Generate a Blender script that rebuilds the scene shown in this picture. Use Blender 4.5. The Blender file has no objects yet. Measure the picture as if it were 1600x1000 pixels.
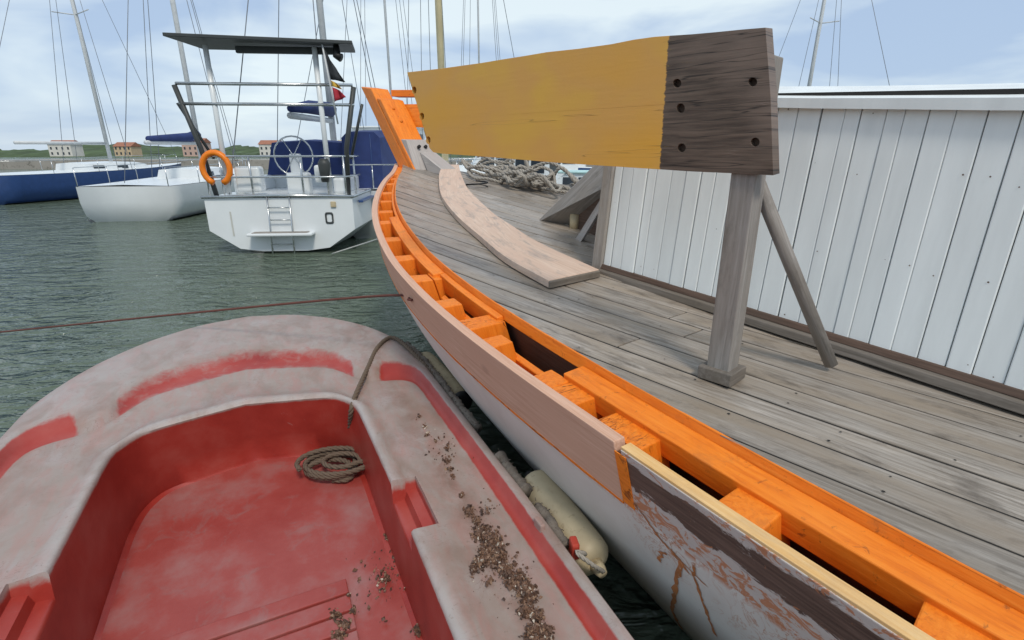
import bpy, bmesh, math, random
import numpy as np
from mathutils import Vector, Matrix
from mathutils.geometry import tessellate_polygon
random.seed(7); np.random.seed(7)
R = math.radians
SC = bpy.context.scene

# ------------------------------------------------------------------ camera
CAMZ = 2.0; PITCH = R(18); FPX = 800.0
cam = bpy.data.objects.new('camera', bpy.data.cameras.new('camera'))
SC.collection.objects.link(cam)
cam.location = (0, 0, CAMZ); cam.rotation_euler = (R(90) - PITCH, 0, 0)
cam.data.sensor_width = 36; cam.data.lens = 36 * FPX / 1600
cam.data.clip_start = 0.02; cam.data.clip_end = 4000
SC.camera = cam
# ------------------------------------------------------------------ world
SUN_EL, SUN_AZ = 52, 158          # azimuth clockwise from +Y (camera forward)
wd = bpy.data.worlds.new('World'); SC.world = wd; wd.use_nodes = True
wn = wd.node_tree; wn.nodes.clear()
def wnode(t, **k):
    n = wn.nodes.new(t)
    for a, b in k.items(): setattr(n, a, b)
    return n
sky = wnode('ShaderNodeTexSky', sky_type='NISHITA', sun_disc=False)
sky.sun_elevation = R(SUN_EL); sky.sun_rotation = R(SUN_AZ); sky.air_density = 1.0; sky.dust_density = 1.0
tcd = wnode('ShaderNodeTexCoord'); mp = wnode('ShaderNodeMapping'); mp.inputs['Scale'].default_value = (1.0, 1.0, 3.2)
wn.links.new(tcd.outputs['Generated'], mp.inputs['Vector'])
nz = wnode('ShaderNodeTexNoise'); nz.inputs['Scale'].default_value = 2.3; nz.inputs['Detail'].default_value = 5; nz.inputs['Roughness'].default_value = .5
nz.inputs['Distortion'].default_value = .5
wn.links.new(mp.outputs['Vector'], nz.inputs['Vector'])
cr = wnode('ShaderNodeValToRGB'); cr.color_ramp.elements[0].position = .41; cr.color_ramp.elements[1].position = .60
cr.color_ramp.elements[0].color = (3.2, 4.15, 5.6, 1); cr.color_ramp.elements[1].color = (5.9, 6.65, 6.95, 1)
wn.links.new(nz.outputs['Fac'], cr.inputs['Fac'])
mx = wnode('ShaderNodeMix', data_type='RGBA'); mx.inputs['Factor'].default_value = .88
wn.links.new(sky.outputs['Color'], mx.inputs['A']); wn.links.new(cr.outputs['Color'], mx.inputs['B'])
bgd = wnode('ShaderNodeBackground'); bgd.inputs['Strength'].default_value = .1
wn.links.new(mx.outputs['Result'], bgd.inputs['Color'])
wo = wnode('ShaderNodeOutputWorld'); wn.links.new(bgd.outputs[0], wo.inputs['Surface'])
# ------------------------------------------------------------------ sun
sl = bpy.data.lights.new('sun', 'SUN'); sl.energy = 1.5; sl.angle = R(11); sl.color = (1, .93, .82)
sun = bpy.data.objects.new('sun', sl); SC.collection.objects.link(sun)
sdir = Vector((math.sin(R(SUN_AZ)) * math.cos(R(SUN_EL)), math.cos(R(SUN_AZ)) * math.cos(R(SUN_EL)), math.sin(R(SUN_EL))))
sun.rotation_euler = sdir.to_track_quat('Z', 'Y').to_euler(); sun.location = (0, 0, 30)
SC.view_settings.view_transform = 'Standard'; SC.view_settings.look = 'None'
SC.view_settings.exposure = 0.5; SC.view_settings.gamma = 1.0

# ================================================================== helpers
C = SC.collection
cP, sP = math.cos(PITCH), math.sin(PITCH)
def ray(u, v):
    a = (u - 800) / FPX; b = (500 - v) / FPX
    return np.array([a, cP + b * sP, -sP + b * cP])
def PZ(u, v, zrel):
    r = ray(u, v); q = r * (zrel / r[2]); q[2] += CAMZ; return q
def PD(u, v, d):
    q = ray(u, v) * d; q[2] += CAMZ; return q
def obj(name, verts, faces, mat, parent=None, smooth=False, gc=None, mats=None, attrs=None):
    me = bpy.data.meshes.new(name)
    me.from_pydata([tuple(map(float, v)) for v in verts], [], [tuple(int(i) for i in f) for f in faces])
    me.update()
    o = bpy.data.objects.new(name, me); C.objects.link(o)
    me.materials.append(mat)
    if smooth: me.polygons.foreach_set('use_smooth', [True] * len(me.polygons))
    if gc is not None:
        a = me.attributes.new('gc', 'FLOAT_VECTOR', 'POINT')
        a.data.foreach_set('vector', np.array(gc, dtype=np.float32).ravel())
    if attrs:
        for k, val in attrs.items():
            a = me.attributes.new(k, 'FLOAT', 'POINT'); a.data.foreach_set('value', np.array(val, dtype=np.float32))
    if parent is not None: o.parent = parent
    return o
def fixn(o):
    bm = bmesh.new(); bm.from_mesh(o.data); bmesh.ops.recalc_face_normals(bm, faces=bm.faces[:]); bm.to_mesh(o.data); bm.free(); return o
def bevel(o, w=.004, seg=2):
    m = o.modifiers.new('bevel', 'BEVEL'); m.width = w; m.segments = seg; m.limit_method = 'ANGLE'; m.angle_limit = R(40); return o
def empty(name, loc=(0, 0, 0), rz=0):
    o = bpy.data.objects.new(name, None); C.objects.link(o); o.location = loc; o.rotation_euler = (0, 0, rz); return o
def tag(o, label, cat, group=None):
    o['label'] = label; o['category'] = cat
    if group: o['group'] = group
    return o
def struct(o): o['kind'] = 'structure'; return o
HEXF = [(0, 3, 2, 1), (4, 5, 6, 7), (0, 1, 5, 4), (1, 2, 6, 5), (2, 3, 7, 6), (3, 0, 4, 7)]
def hexa(name, pts, mat, parent=None, bv=.004):
    pts = [np.array(p, float) for p in pts]
    e = np.linalg.norm(pts[1] - pts[0]), np.linalg.norm(pts[3] - pts[0]), np.linalg.norm(pts[4] - pts[0])
    ax = int(np.argmax(e)); gc = []
    for i in range(8):
        x, y, z = (i % 4 in (1, 2)), (i % 4 in (2, 3)), i >= 4
        l = [x * e[0], y * e[1], z * e[2]]; l = [l[ax]] + [l[k] for k in range(3) if k != ax]; gc.append(l)
    o = fixn(obj(name, pts, HEXF, mat, parent, gc=gc))
    if bv: bevel(o, bv)
    return o
def box(name, c, s, mat, parent=None, bv=.004, rz=0):
    x, y, z = s[0] / 2, s[1] / 2, s[2] / 2; ca, sa = math.cos(rz), math.sin(rz)
    P = [(-x, -y, -z), (x, -y, -z), (x, y, -z), (-x, y, -z), (-x, -y, z), (x, -y, z), (x, y, z), (-x, y, z)]
    return hexa(name, [(c[0] + a * ca - b * sa, c[1] + a * sa + b * ca, c[2] + d) for a, b, d in P], mat, parent, bv)
def frames_along(pts):
    pts = [Vector(p) for p in pts]; n = len(pts); T = []
    for i in range(n):
        d = pts[min(i + 1, n - 1)] - pts[max(i - 1, 0)]
        T.append(d.normalized() if d.length > 1e-9 else Vector((0, 0, 1)))
    up = Vector((0, 0, 1)) if abs(T[0].z) < .9 else Vector((1, 0, 0))
    N = (up - T[0] * up.dot(T[0])).normalized(); out = []
    for i in range(n):
        N = (N - T[i] * N.dot(T[i])); N = N.normalized() if N.length > 1e-6 else T[i].orthogonal().normalized()
        out.append((pts[i], N.copy(), T[i].cross(N)))
    return out
def tubeg(pts, rad, n=8, V=None, Fc=None, G=None, caps=True):
    V = [] if V is None else V; Fc = [] if Fc is None else Fc; G = [] if G is None else G
    fr = frames_along(pts); b0 = len(V); s = 0
    for i, (p, N, B) in enumerate(fr):
        if i: s += (p - fr[i - 1][0]).length
        r = rad[i] if hasattr(rad, '__len__') else rad
        for k in range(n):
            a = 2 * math.pi * k / n; V.append(tuple(p + N * (r * math.cos(a)) + B * (r * math.sin(a)))); G.append((s, a * r, 0))
    m = len(fr)
    for i in range(m - 1):
        for k in range(n):
            k2 = (k + 1) % n; Fc.append((b0 + i * n + k, b0 + i * n + k2, b0 + (i + 1) * n + k2, b0 + (i + 1) * n + k))
    if caps:
        Fc.append(tuple(b0 + k for k in reversed(range(n)))); Fc.append(tuple(b0 + (m - 1) * n + k for k in range(n)))
    return V, Fc, G
def tube(name, pts, rad, mat, parent=None, n=8):
    V, Fc, G = tubeg(pts, rad, n); return obj(name, V, Fc, mat, parent, True, G)
def spline(pts, m=8):
    pts = np.array(pts, float); n = len(pts); out = []
    for i in range(n - 1):
        p0, p1, p2, p3 = pts[max(i - 1, 0)], pts[i], pts[i + 1], pts[min(i + 2, n - 1)]
        for k in range(m):
            t = k / m; out.append(.5 * ((2 * p1) + (-p0 + p2) * t + (2 * p0 - 5 * p1 + 4 * p2 - p3) * t * t + (-p0 + 3 * p1 - 3 * p2 + p3) * t ** 3))
    out.append(pts[-1]); return out
def resample(pts, step):
    pts = np.array(pts, float); d = np.r_[0, np.cumsum(np.linalg.norm(np.diff(pts, axis=0), axis=1))]
    n = max(int(d[-1] / step), 2); x = np.linspace(0, d[-1], n + 1)
    return [np.array([np.interp(q, d, pts[:, k]) for k in range(3)]) for q in x]
def rope(name, pts, r, mat, parent=None, pitch=7, n=6, V=None, Fc=None, G=None, make=True):
    """three-strand laid rope along a path"""
    V = [] if V is None else V; Fc = [] if Fc is None else Fc; G = [] if G is None else G
    pts = resample(pts, r * .9); fr = frames_along(pts); L = pitch * r; s = 0
    for st in range(3):
        P = []; s = 0
        for i, (p, N, B) in enumerate(fr):
            if i: s += (p - fr[i - 1][0]).length
            a = 2 * math.pi * (s / L + st / 3); P.append(p + N * (.47 * r * math.cos(a)) + B * (.47 * r * math.sin(a)))
        tubeg(P, r * .56, n, V, Fc, G)
    if make: return obj(name, V, Fc, mat, parent, True, G)
def ci(xs, ys):
    xs = np.array(xs, float); ys = np.array(ys, float); m = np.gradient(ys, xs)
    def f(x):
        x = float(np.clip(x, xs[0], xs[-1])); i = int(np.clip(np.searchsorted(xs, x) - 1, 0, len(xs) - 2)); h = xs[i + 1] - xs[i]; t = (x - xs[i]) / h
        return (2 * t ** 3 - 3 * t * t + 1) * ys[i] + (t ** 3 - 2 * t * t + t) * h * m[i] + (-2 * t ** 3 + 3 * t * t) * ys[i + 1] + (t ** 3 - t * t) * h * m[i + 1]
    return f

# ================================================================== materials
def newmat(name):
    m = bpy.data.materials.new(name); m.use_nodes = True; nt = m.node_tree
    return m, nt, nt.nodes['Principled BSDF']
class NB:
    def __init__(s, nt): s.nt = nt; s.L = nt.links
    def n(s, t, **k):
        x = s.nt.nodes.new(t)
        for a, b in k.items(): setattr(x, a, b)
        return x
    def link(s, a, b): s.L.new(a, b)
    def coord(s, kind='Object', scale=(1, 1, 1)):
        if kind == 'gc': src = s.n('ShaderNodeAttribute', attribute_name='gc').outputs['Vector']
        else: src = s.n('ShaderNodeTexCoord').outputs[kind]
        oi = s.n('ShaderNodeObjectInfo'); ad = s.n('ShaderNodeVectorMath', operation='MULTIPLY_ADD')
        cb = s.n('ShaderNodeCombineXYZ'); 
        for k in range(3): s.link(oi.outputs['Random'], cb.inputs[k])
        s.link(cb.outputs[0], ad.inputs[0]); ad.inputs[1].default_value = (37, 11, 23); s.link(src, ad.inputs[2])
        mp = s.n('ShaderNodeMapping'); mp.inputs['Scale'].default_value = scale; s.link(ad.outputs[0], mp.inputs[0]); return mp.outputs[0]
    def noise(s, vec, scale=5, detail=4, rough=.55, dist=0):
        x = s.n('ShaderNodeTexNoise'); x.inputs['Scale'].default_value = scale; x.inputs['Detail'].default_value = detail
        x.inputs['Roughness'].default_value = rough; x.inputs['Distortion'].default_value = dist; s.link(vec, x.inputs['Vector']); return x.outputs['Fac']
    def ramp(s, fac, stops):
        x = s.n('ShaderNodeValToRGB'); e = x.color_ramp.elements
        while len(e) < len(stops): e.new(.5)
        for i, (p, c) in enumerate(stops):
            e[i].position = p; e[i].color = (*c, 1) if hasattr(c, '__len__') else (c, c, c, 1)
        s.link(fac, x.inputs[0]); return x.outputs[0]
    def mix(s, f, a, b, mode='MIX'):
        x = s.n('ShaderNodeMix', data_type='RGBA', blend_type=mode)
        for key, val in (('Factor', f), ('A', a), ('B', b)):
            if isinstance(val, (int, float)): x.inputs[key].default_value = val
            elif isinstance(val, tuple): x.inputs[key].default_value = (*val, 1)
            else: s.link(val, x.inputs[key])
        return x.outputs['Result']
    def math(s, op, a, b=0.):
        x = s.n('ShaderNodeMath', operation=op)
        for i, val in enumerate((a, b)):
            if isinstance(val, (int, float)): x.inputs[i].default_value = val
            else: s.link(val, x.inputs[i])
        return x.outputs[0]
    def bump(s, h, strength=.3, dist=.01):
        x = s.n('ShaderNodeBump'); x.inputs['Strength'].default_value = strength; x.inputs['Distance'].default_value = dist; s.link(h, x.inputs['Height']); return x.outputs[0]
    def attr(s, name): return s.n('ShaderNodeAttribute', attribute_name=name).outputs['Fac']
def sc(c, k): return tuple(x * k for x in c)
def wood(name, c1, c2, c3=None, rough=.65, coord='gc', stretch=(1.2, 22, 22), bump=.25, dirt=0., dirtc=(.05, .04, .03), var=.25, knots=0, spec=.35):
    m, nt, b = newmat(name); B = NB(nt)
    v = B.coord(coord, stretch); g = B.noise(v, 3.2, 6, .65, .6)
    v2 = B.coord(coord, (1, 4, 4)); g2 = B.noise(v2, 2.2, 3, .5)
    col = B.ramp(g, [(.3, c1), (.72, c2)])
    if c3: col = B.mix(B.ramp(g2, [(.4, 0.), (.7, 1.)]), col, c3)
    if var:
        oi = B.n('ShaderNodeObjectInfo'); k = B.math('MULTIPLY_ADD', oi.outputs['Random'], var * 2); nt.nodes[-1].inputs[2].default_value = 1 - var
        cb = B.n('ShaderNodeCombineColor'); [B.link(k, cb.inputs[i]) for i in range(3)]
        col = B.mix(1.0, col, cb.outputs[0], 'MULTIPLY')
    if dirt:
        d = B.noise(B.coord(coord, (2.0, 5, 5)), 2.4, 6, .7, .4); col = B.mix(B.ramp(d, [(.52, 0.), (.72, dirt)]), col, dirtc)
    if knots:
        vo = B.n('ShaderNodeTexVoronoi'); vo.inputs['Scale'].default_value = knots; B.link(B.coord(coord, (.6, 1, 1)), vo.inputs['Vector'])
        col = B.mix(B.ramp(vo.outputs['Distance'], [(.03, .85), (.1, 0.)]), col, sc(c1, .35))
    B.link(col, b.inputs['Base Color']); b.inputs['Roughness'].default_value = rough; b.inputs['Specular IOR Level'].default_value = spec
    B.link(B.bump(g, bump, .004), b.inputs['Normal']); return m
def paint(name, c, rough=.45, wear=0., wearc=(.2, .15, .1), coord='Object', scale=6, grain=.1, var=.06, stretch=(1, 1, 1), mott=.1, spec=.4):
    m, nt, b = newmat(name); B = NB(nt)
    v = B.coord(coord, stretch); n1 = B.noise(v, scale, 5, .6)
    col = B.ramp(n1, [(.3, sc(c, 1 - mott)), (.7, sc(c, 1 + mott))])
    n2 = B.noise(v, scale * 5, 6, .7, .3)
    if wear: col = B.mix(B.ramp(n2, [(.6 - wear * .2, 0.), (.66, 1.)]), col, wearc)
    B.link(col, b.inputs['Base Color']); b.inputs['Roughness'].default_value = rough; b.inputs['Specular IOR Level'].default_value = spec
    B.link(B.bump(n2, grain, .003), b.inputs['Normal']); return m
M = {}
M['deck'] = wood('deck_wood', (.14, .113, .088), (.44, .395, .35), (.29, .235, .18), .36, dirt=.8, dirtc=(.075, .058, .043), var=.2, bump=.45, spec=.45)
M['caulk'] = paint('caulk', (.018, .016, .014), .7)
M['raw'] = wood('raw_larch', (.50, .28, .185), (.70, .465, .35), (.60, .365, .26), .7, var=.03, knots=2.3, bump=.12, stretch=(1.0, 26, 26))
M['rawflat'] = wood('raw_larch_dirty', (.50, .35, .26), (.68, .53, .43), (.56, .40, .31), .72, var=.02, dirt=.85, dirtc=(.30, .26, .235), bump=.15, stretch=(1.2, 16, 16))
def opaint(name, cracks):
    m, nt, b = newmat(name); B = NB(nt); v = B.coord('gc', (1.5, 14, 14)); g = B.noise(v, 4, 6, .65, .5); w = B.noise(B.coord('Object'), 3.5, 4, .6)
    col = B.ramp(g, [(.25, (.58, .115, .005)), (.5, (.78, .195, .010)), (.75, (.86, .26, .025))]); col = B.mix(B.ramp(w, [(.4, 0.), (.75, .5)]), col, (.84, .27, .035))
    d = B.noise(B.coord('Object'), 26, 6, .75, .6); col = B.mix(B.ramp(d, [(.60, 0.), (.70, .8)]), col, (.26, .07, .014)); d2 = B.noise(B.coord('Object'), 7, 6, .75, .3); col = B.mix(B.ramp(d2, [(.56, 0.), (.72, .5)]), col, (.40, .13, .03))
    h = g
    if cracks:
        k = B.noise(B.coord('gc', (2, 30, 4)), 1.3, 4, .6, .7); ln = B.ramp(k, [(.475, 0.), (.49, 1.), (.5, 1.), (.515, 0.)]); ln = B.math('MULTIPLY', ln, B.ramp(w, [(.42, 0.), (.5, 1.)])); col = B.mix(B.math('MULTIPLY', ln, .85), col, (.14, .03, .005)); h = B.math('SUBTRACT', g, B.math('MULTIPLY', ln, 1.5))
    B.link(col, b.inputs['Base Color']); b.inputs['Roughness'].default_value = .5; b.inputs['Specular IOR Level'].default_value = .35; B.link(B.bump(h, .45, .005), b.inputs['Normal']); return m
M['orange'] = opaint('orange_paint', False); M['orangeworn'] = opaint('orange_paint_worn', True)
M['orange_plain'] = paint('orange_paint', (.80, .205, .010), .42, 0, coord='gc', scale=5, stretch=(1.2, 7, 7), grain=.25, mott=.14)
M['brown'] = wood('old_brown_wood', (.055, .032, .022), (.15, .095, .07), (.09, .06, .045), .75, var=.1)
M['grey'] = wood('grey_wood', (.19, .17, .15), (.38, .355, .335), (.27, .24, .21), .7, var=.12, dirt=.4)
M['greydark'] = wood('grey_dark_wood', (.10, .085, .07), (.23, .2, .175), (.15, .125, .1), .75, var=.1, dirt=.4)
M['white'] = paint('white_paint', (.74, .77, .77), .5, .0, (.50, .49, .45), mott=.10, scale=2, stretch=(3, 3, .35))
M['gel'] = paint('white_gelcoat', (.7, .73, .74), .25, 0, mott=.04, scale=1.5, grain=.02)
M['cream'] = paint('cream_rubber', (.50, .41, .26), .5, .08, (.36, .28, .17), scale=4, mott=.2, grain=.08)
M['steel'] = paint('stainless', (.5, .52, .53), .25); M['steel'].node_tree.nodes['Principled BSDF'].inputs['Metallic'].default_value = .9
M['dark'] = paint('dark_grey', (.045, .05, .05), .5)
M['black'] = paint('black_rubber', (.012, .012, .012), .5)
M['navy'] = paint('navy_canvas', (.022, .04, .14), .8, scale=3, mott=.2)
M['rope'] = paint('rope_brown', (.13, .095, .068), .9, .2, (.1, .07, .05), 'gc', 30, .6)
M['ropegrey'] = paint('rope_grey', (.33, .30, .26), .9, .2, (.15, .13, .1), 'gc', 30, .6)
M['fray'] = paint('frayed_rope', (.17, .145, .12), .95, .3, (.08, .06, .05), 'gc', 30, .8)
M['ropewhite'] = paint('rope_white', (.6, .58, .54), .9)
M['ropered'] = paint('rope_red', (.12, .045, .035), .9)
M['wire'] = paint('rigging_wire', (.22, .24, .27), .5)
M['alu'] = paint('aluminium_mast', (.55, .57, .58), .4)
M['beige'] = paint('beige_mast', (.66, .56, .34), .5, scale=2)
M['turq'] = paint('turquoise_cover', (.42, .62, .62), .7, scale=2)
M['flagred'] = paint('flag_red', (.42, .03, .05), .8); M['flagyel'] = paint('flag_yellow', (.6, .38, .06), .8); M['flagblk'] = paint('flag_black', (.03, .035, .04), .8)
M['glass'] = paint('dark_window', (.03, .04, .05), .1)
M['stone'] = paint('quay_stone', (.3, .28, .25), .9, .2, (.15, .14, .12), scale=.4)
M['stainy'] = paint('grey_stain', (.5, .5, .46), .6)
M['bluepaint'] = paint('blue_hull', (.03, .07, .2), .3)
M['greenleaf'] = paint('far_green', (.06, .09, .04), .9, scale=.05, mott=.5)

# ================================================================== water
m, nt, b = newmat('harbour_water'); B = NB(nt)
v = B.coord('Object', (1.0, 2.1, 1)); n1 = B.noise(v, 1.7, 3, .55, .9); n2 = B.noise(B.coord('Object', (1, 1.7, 1)), 7, 3, .5, .4); n3 = B.noise(B.coord('Object', (1, 1.6, 1)), .6, 2, .5)
h = B.math('ADD', B.math('MULTIPLY', n1, 1.0), B.math('ADD', B.math('MULTIPLY', n2, .28), B.math('MULTIPLY', n3, 1.2)))
B.link(B.bump(h, 1.0, .19), b.inputs['Normal'])
b.inputs['Base Color'].default_value = (.10, .13, .095, 1); b.inputs['Roughness'].default_value = .06; b.inputs['IOR'].default_value = 1.33
M['water'] = m
xs = [-900, -60, -25, 25, 60, 900]; ys = [-60, -10, 20, 60, 900]
V = [(x, y, 0) for y in ys for x in xs]; nx = len(xs)
struct(obj('water', V, [(j * nx + i, j * nx + i + 1, (j + 1) * nx + i + 1, (j + 1) * nx + i) for j in range(len(ys) - 1) for i in range(nx - 1)], M['water']))

# ================================================================== the wooden boat
STEM = np.array([-1.47, 7.0]); HD = R(38); Fw = np.array([-math.sin(HD), math.cos(HD)]); Lp = np.array([-Fw[1], Fw[0]]); TL = 10.0
def zr(t): return -.115 - .86 * (1 - (1 - min(max(t, 0), 8.5) / 8.5) ** 1.9) + CAMZ + (max(0, -t) * .19)
wr = ci([0, .48, .84, 1.47, 2.03, 2.51, 2.97, 3.4, 3.8, 4.24, 4.53, 4.92, 5.39, 5.8, 7, 8.5, 10], [.06, .354, .617, 1.003, 1.291, 1.492, 1.653, 1.78, 1.868, 1.939, 1.972, 2.003, 2.027, 2.045, 2.06, 1.95, 1.7])
wl = ci([.45, 1.12, 2.15, 2.86, 3.24, 3.76, 4.45, 4.96, 5.57, 7, 8.5, 10], [.03, .223, .556, .79, .916, 1.076, 1.256, 1.382, 1.504, 1.62, 1.55, 1.25])
def XY(t, w): return STEM - Fw * t + Lp * w
def nin(t):
    d = (wr(t + .05) - wr(max(t - .05, 0))) / (t + .05 - max(t - .05, 0)); k = math.hypot(1, d); return d / k, -1 / k
def HS(t, dz=0, o=0, sg=1):
    """point on the hull side: t aft of the stem, dz below the sheer, o inboard"""
    z = zr(t); hh = max(0, (z + min(dz, 0)) / z) if z + dz > 0 else 0
    g = 1 - (1 - hh) ** 1.5 if dz <= 0 else 1 + .1 * dz
    q = t / TL; tw_ = .45 + q * (TL - .45); under = max(0, -(z + dz))
    T = tw_ + (t - tw_) * g; W = wl(tw_) * (1 - min(under * .8, .9)) + (wr(t) - wl(tw_)) * g
    n = nin(t); T += n[0] * o; W += n[1] * o
    x, y = XY(T, sg * W); return np.array([x, y, z + dz])
def hit(u, v, dz=0):
    r = ray(u, v); prev = None
    for k in np.arange(.5, 14, .004):
        q = k * r; t = -(q[:2] - STEM) @ Fw; g = q[2] + CAMZ - zr(t) - dz
        if prev is not None and prev * g <= 0: return q + np.array([0, 0, CAMZ])
        prev = g
    return None
def tw(q): r = np.array(q[:2]) - STEM; return -r @ Fw, r @ Lp
od = ci([0, .8, 1.3, 2.2, 3, 4.7, 6, 10], [.09, .155, .18, .22, .25, .282, .275, .25])
def sweep(name, ts, sec, mat, parent, sg=1, smooth=False):
    V = []; G = []; s = 0; k = 0
    for i, t in enumerate(ts):
        S = sec(t); k = len(S); P = [HS(t, dz, o, sg) for o, dz in S]
        if i: s += np.linalg.norm(P[0] - last)
        last = P[0]; V += P; G += [(s, o * 1.0, dz) for o, dz in S]
    n = len(ts); Fc = [(i * k + a, i * k + (a + 1) % k, (i + 1) * k + (a + 1) % k, (i + 1) * k + a) for i in range(n - 1) for a in range(k)]
    Fc += [tuple(range(k)), tuple((n - 1) * k + a for a in reversed(range(k)))]
    return fixn(obj(name, V, Fc, mat, parent, smooth, G))
rect = lambda o0, o1, d0, d1: (lambda t: [(o0(t) if callable(o0) else o0, d1), (o1(t) if callable(o1) else o1, d1), (o1(t) if callable(o1) else o1, d0), (o0(t) if callable(o0) else o0, d0)])
boat = empty('wooden_boat', (*XY(4, 0), 0)); 
tag(boat, 'old wooden boat with grey plank deck, orange frame heads and new raw sheer plank', 'boat')
bpy.context.view_layer.update()
IB = boat.matrix_world.inverted()
class Par:  # children keep world coordinates
    pass
def to_boat(o, par):
    o.parent = par; o.matrix_parent_inverse = par.matrix_world.inverted() if par.parent is None else Matrix()
    return o
def bpart(o, par=None):
    bpy.context.view_layer.update() if False else None
    o.parent = par or boat
    o.matrix_parent_inverse = IB if (par is None) else Matrix()
    return o
# hull material: white paint, scraped along the top near the old strake, orange bleed
m, nt, b = newmat('hull_white_paint'); B = NB(nt); v = B.coord('Object')
gcn = B.n('ShaderNodeAttribute', attribute_name='gc'); sep = B.n('ShaderNodeSeparateXYZ'); B.link(gcn.outputs['Vector'], sep.inputs[0])
n1 = B.noise(v, 2.2, 5, .6); n2 = B.noise(B.coord('Object', (1, 1, .5)), 16, 6, .7, 1.2)
col = B.ramp(n1, [(.3, (.56, .52, .485)), (.7, (.72, .69, .655))])
aft = B.ramp(sep.outputs['X'], [(.545, 0.), (.56, 1.)]); top = B.ramp(sep.outputs['Y'], [(.0, 1.), (.2, .5), (.3, 0.)])
scr = B.math('MULTIPLY', B.math('MULTIPLY', aft, top), B.ramp(B.noise(v, 9, 4, .6, 2.5), [(.485, 0.), (.5, 1.), (.515, 1.), (.53, 0.)])); scr = B.math('MULTIPLY', scr, B.ramp(B.noise(v, 3.1, 3, .5), [(.47, 0.), (.56, 1.)]))
col = B.mix(B.math('MULTIPLY', scr, .9), col, (.42, .15, .05))
edge = B.math('MULTIPLY', B.ramp(sep.outputs['Y'], [(.0, 1.), (.035, 0.)]), B.ramp(n2, [(.47, 0.), (.56, 1.)]))
col = B.mix(edge, col, (.5, .16, .05))
chips = B.ramp(n2, [(.7, 0.), (.74, .8)]); col = B.mix(chips, col, (.2, .16, .14))
grime = B.math('MULTIPLY', B.ramp(sep.outputs['Y'], [(.5, 0.), (.95, 1.)]), .6); col = B.mix(grime, col, (.16, .15, .11))
B.link(col, b.inputs['Base Color']); b.inputs['Roughness'].default_value = .5; B.link(B.bump(n1, .15, .01), b.inputs['Normal'])
M['hull'] = m
ts_all = np.r_[np.linspace(0, 1, 14), np.linspace(1.08, 10, 90)]
for sg in (1, -1):
    V = []; Fc = []; G = []; lev = 14
    for t in ts_all:
        zz = zr(t)
        for j in range(lev):
            f = j / (lev - 1); dz = -.235 - f * (zz - .235 + .35); V.append(HS(t, dz, 0, sg)); G.append((t / 10, (-dz - .235) / max(zz - .235, .1) * 1.0, 0))
    n = len(ts_all); Fc = [(i * lev + j, i * lev + j + 1, (i + 1) * lev + j + 1, (i + 1) * lev + j) for i in range(n - 1) for j in range(lev - 1)]
    o = obj('hull_side', V, Fc, M['hull'], None, True, G); fixn(o); bpart(o)
V = []; 
for sg in (1, -1):
    for j in range(8): V.append(HS(10, -.0 - j / 7 * (zr(10) + .3), 0, sg))
bpart(obj('transom', V, [(j, j + 1, 8 + j + 1, 8 + j) for j in range(7)], M['hull'], gc=[(1, .6, 0)] * 16))
# sheer planks
T1 = np.r_[np.linspace(.02, 5.51, 70)]
bpart(bevel(sweep('sheer_plank', T1, rect(-.003, .047, -.236, 0), M['raw'], None), .004))['label'] = 'new raw pink larch plank forming the port edge'
m, nt, b = newmat('scraped_brown_plank'); B = NB(nt); v = B.coord('gc', (1, 1, 1))
g = B.noise(B.coord('gc', (1.5, 1, 30)), 3, 6, .65, .4); col = B.ramp(g, [(.3, (.06, .035, .027)), (.7, (.16, .10, .078))])
n2 = B.noise(B.coord('gc', (3, 5, 9)), 2.6, 6, .7, .5); gcn = B.n('ShaderNodeAttribute', attribute_name='gc'); sep = B.n('ShaderNodeSeparateXYZ'); B.link(gcn.outputs['Vector'], sep.inputs[0])
low = B.ramp(B.math('MULTIPLY', sep.outputs['Z'], -1.), [(.0, .32), (.035, .25), (.055, .0), (.12, .0), (.165, .35)])
col = B.mix(B.ramp(B.math('ADD', n2, low), [(.62, 0.), (.68, 1.)]), col, (.5, .45, .42))
n3 = B.noise(B.coord('gc', (4, 5, 7)), 4, 5, .7, 1.5); col = B.mix(B.ramp(B.math('ADD', n3, B.math('MULTIPLY', low, .5)), [(.66, 0.), (.7, .9)]), col, (.45, .17, .07))
topf = B.ramp(sep.outputs['Z'], [(.0, 0.)]) 
B.link(col, b.inputs['Base Color']); b.inputs['Roughness'].default_value = .6; B.link(B.bump(n2, .5, .006), b.inputs['Normal']); M['scraped'] = m
T2 = np.linspace(5.535, 9.98, 50)
o = bpart(bevel(sweep('old_sheer_plank', T2, rect(-.001, .04, -.236, -.014), M['scraped'], None), .003)); o['label'] = 'old scraped brown plank with flaking white paint'
M['creamedge'] = wood('cream_edge', (.64, .36, .12), (.78, .54, .27), None, .55, var=0, dirt=.4, dirtc=(.35, .25, .17))
o = bpart(sweep('plank_top_edge', T2, rect(.002, .045, -.02, -.004), M['creamedge'], None)); bevel(o, .002)
rsl = np.random.RandomState(4); hts = np.interp(np.linspace(0, 1, 160), np.linspace(0, 1, 45), .0015 + .010 * rsl.rand(45) ** 2)
tl_ = np.linspace(1.5, 5.51, 160); bpart(sweep('seam_line', tl_, lambda t: [(-.0055, -.238 - float(np.interp(t, tl_, hts))), (.002, -.24 - float(np.interp(t, tl_, hts))), (.002, -.232), (-.0055, -.233)], M['orangeworn'], None))
# end grain orange smear on the old plank's butt
o = bpart(sweep('butt_smear', np.linspace(5.512, 5.56, 4), lambda t: [(-.004, -.23), (.0, -.23), (.0, -.03), (-.004, -.03)], M['orangeworn'], None))
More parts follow.
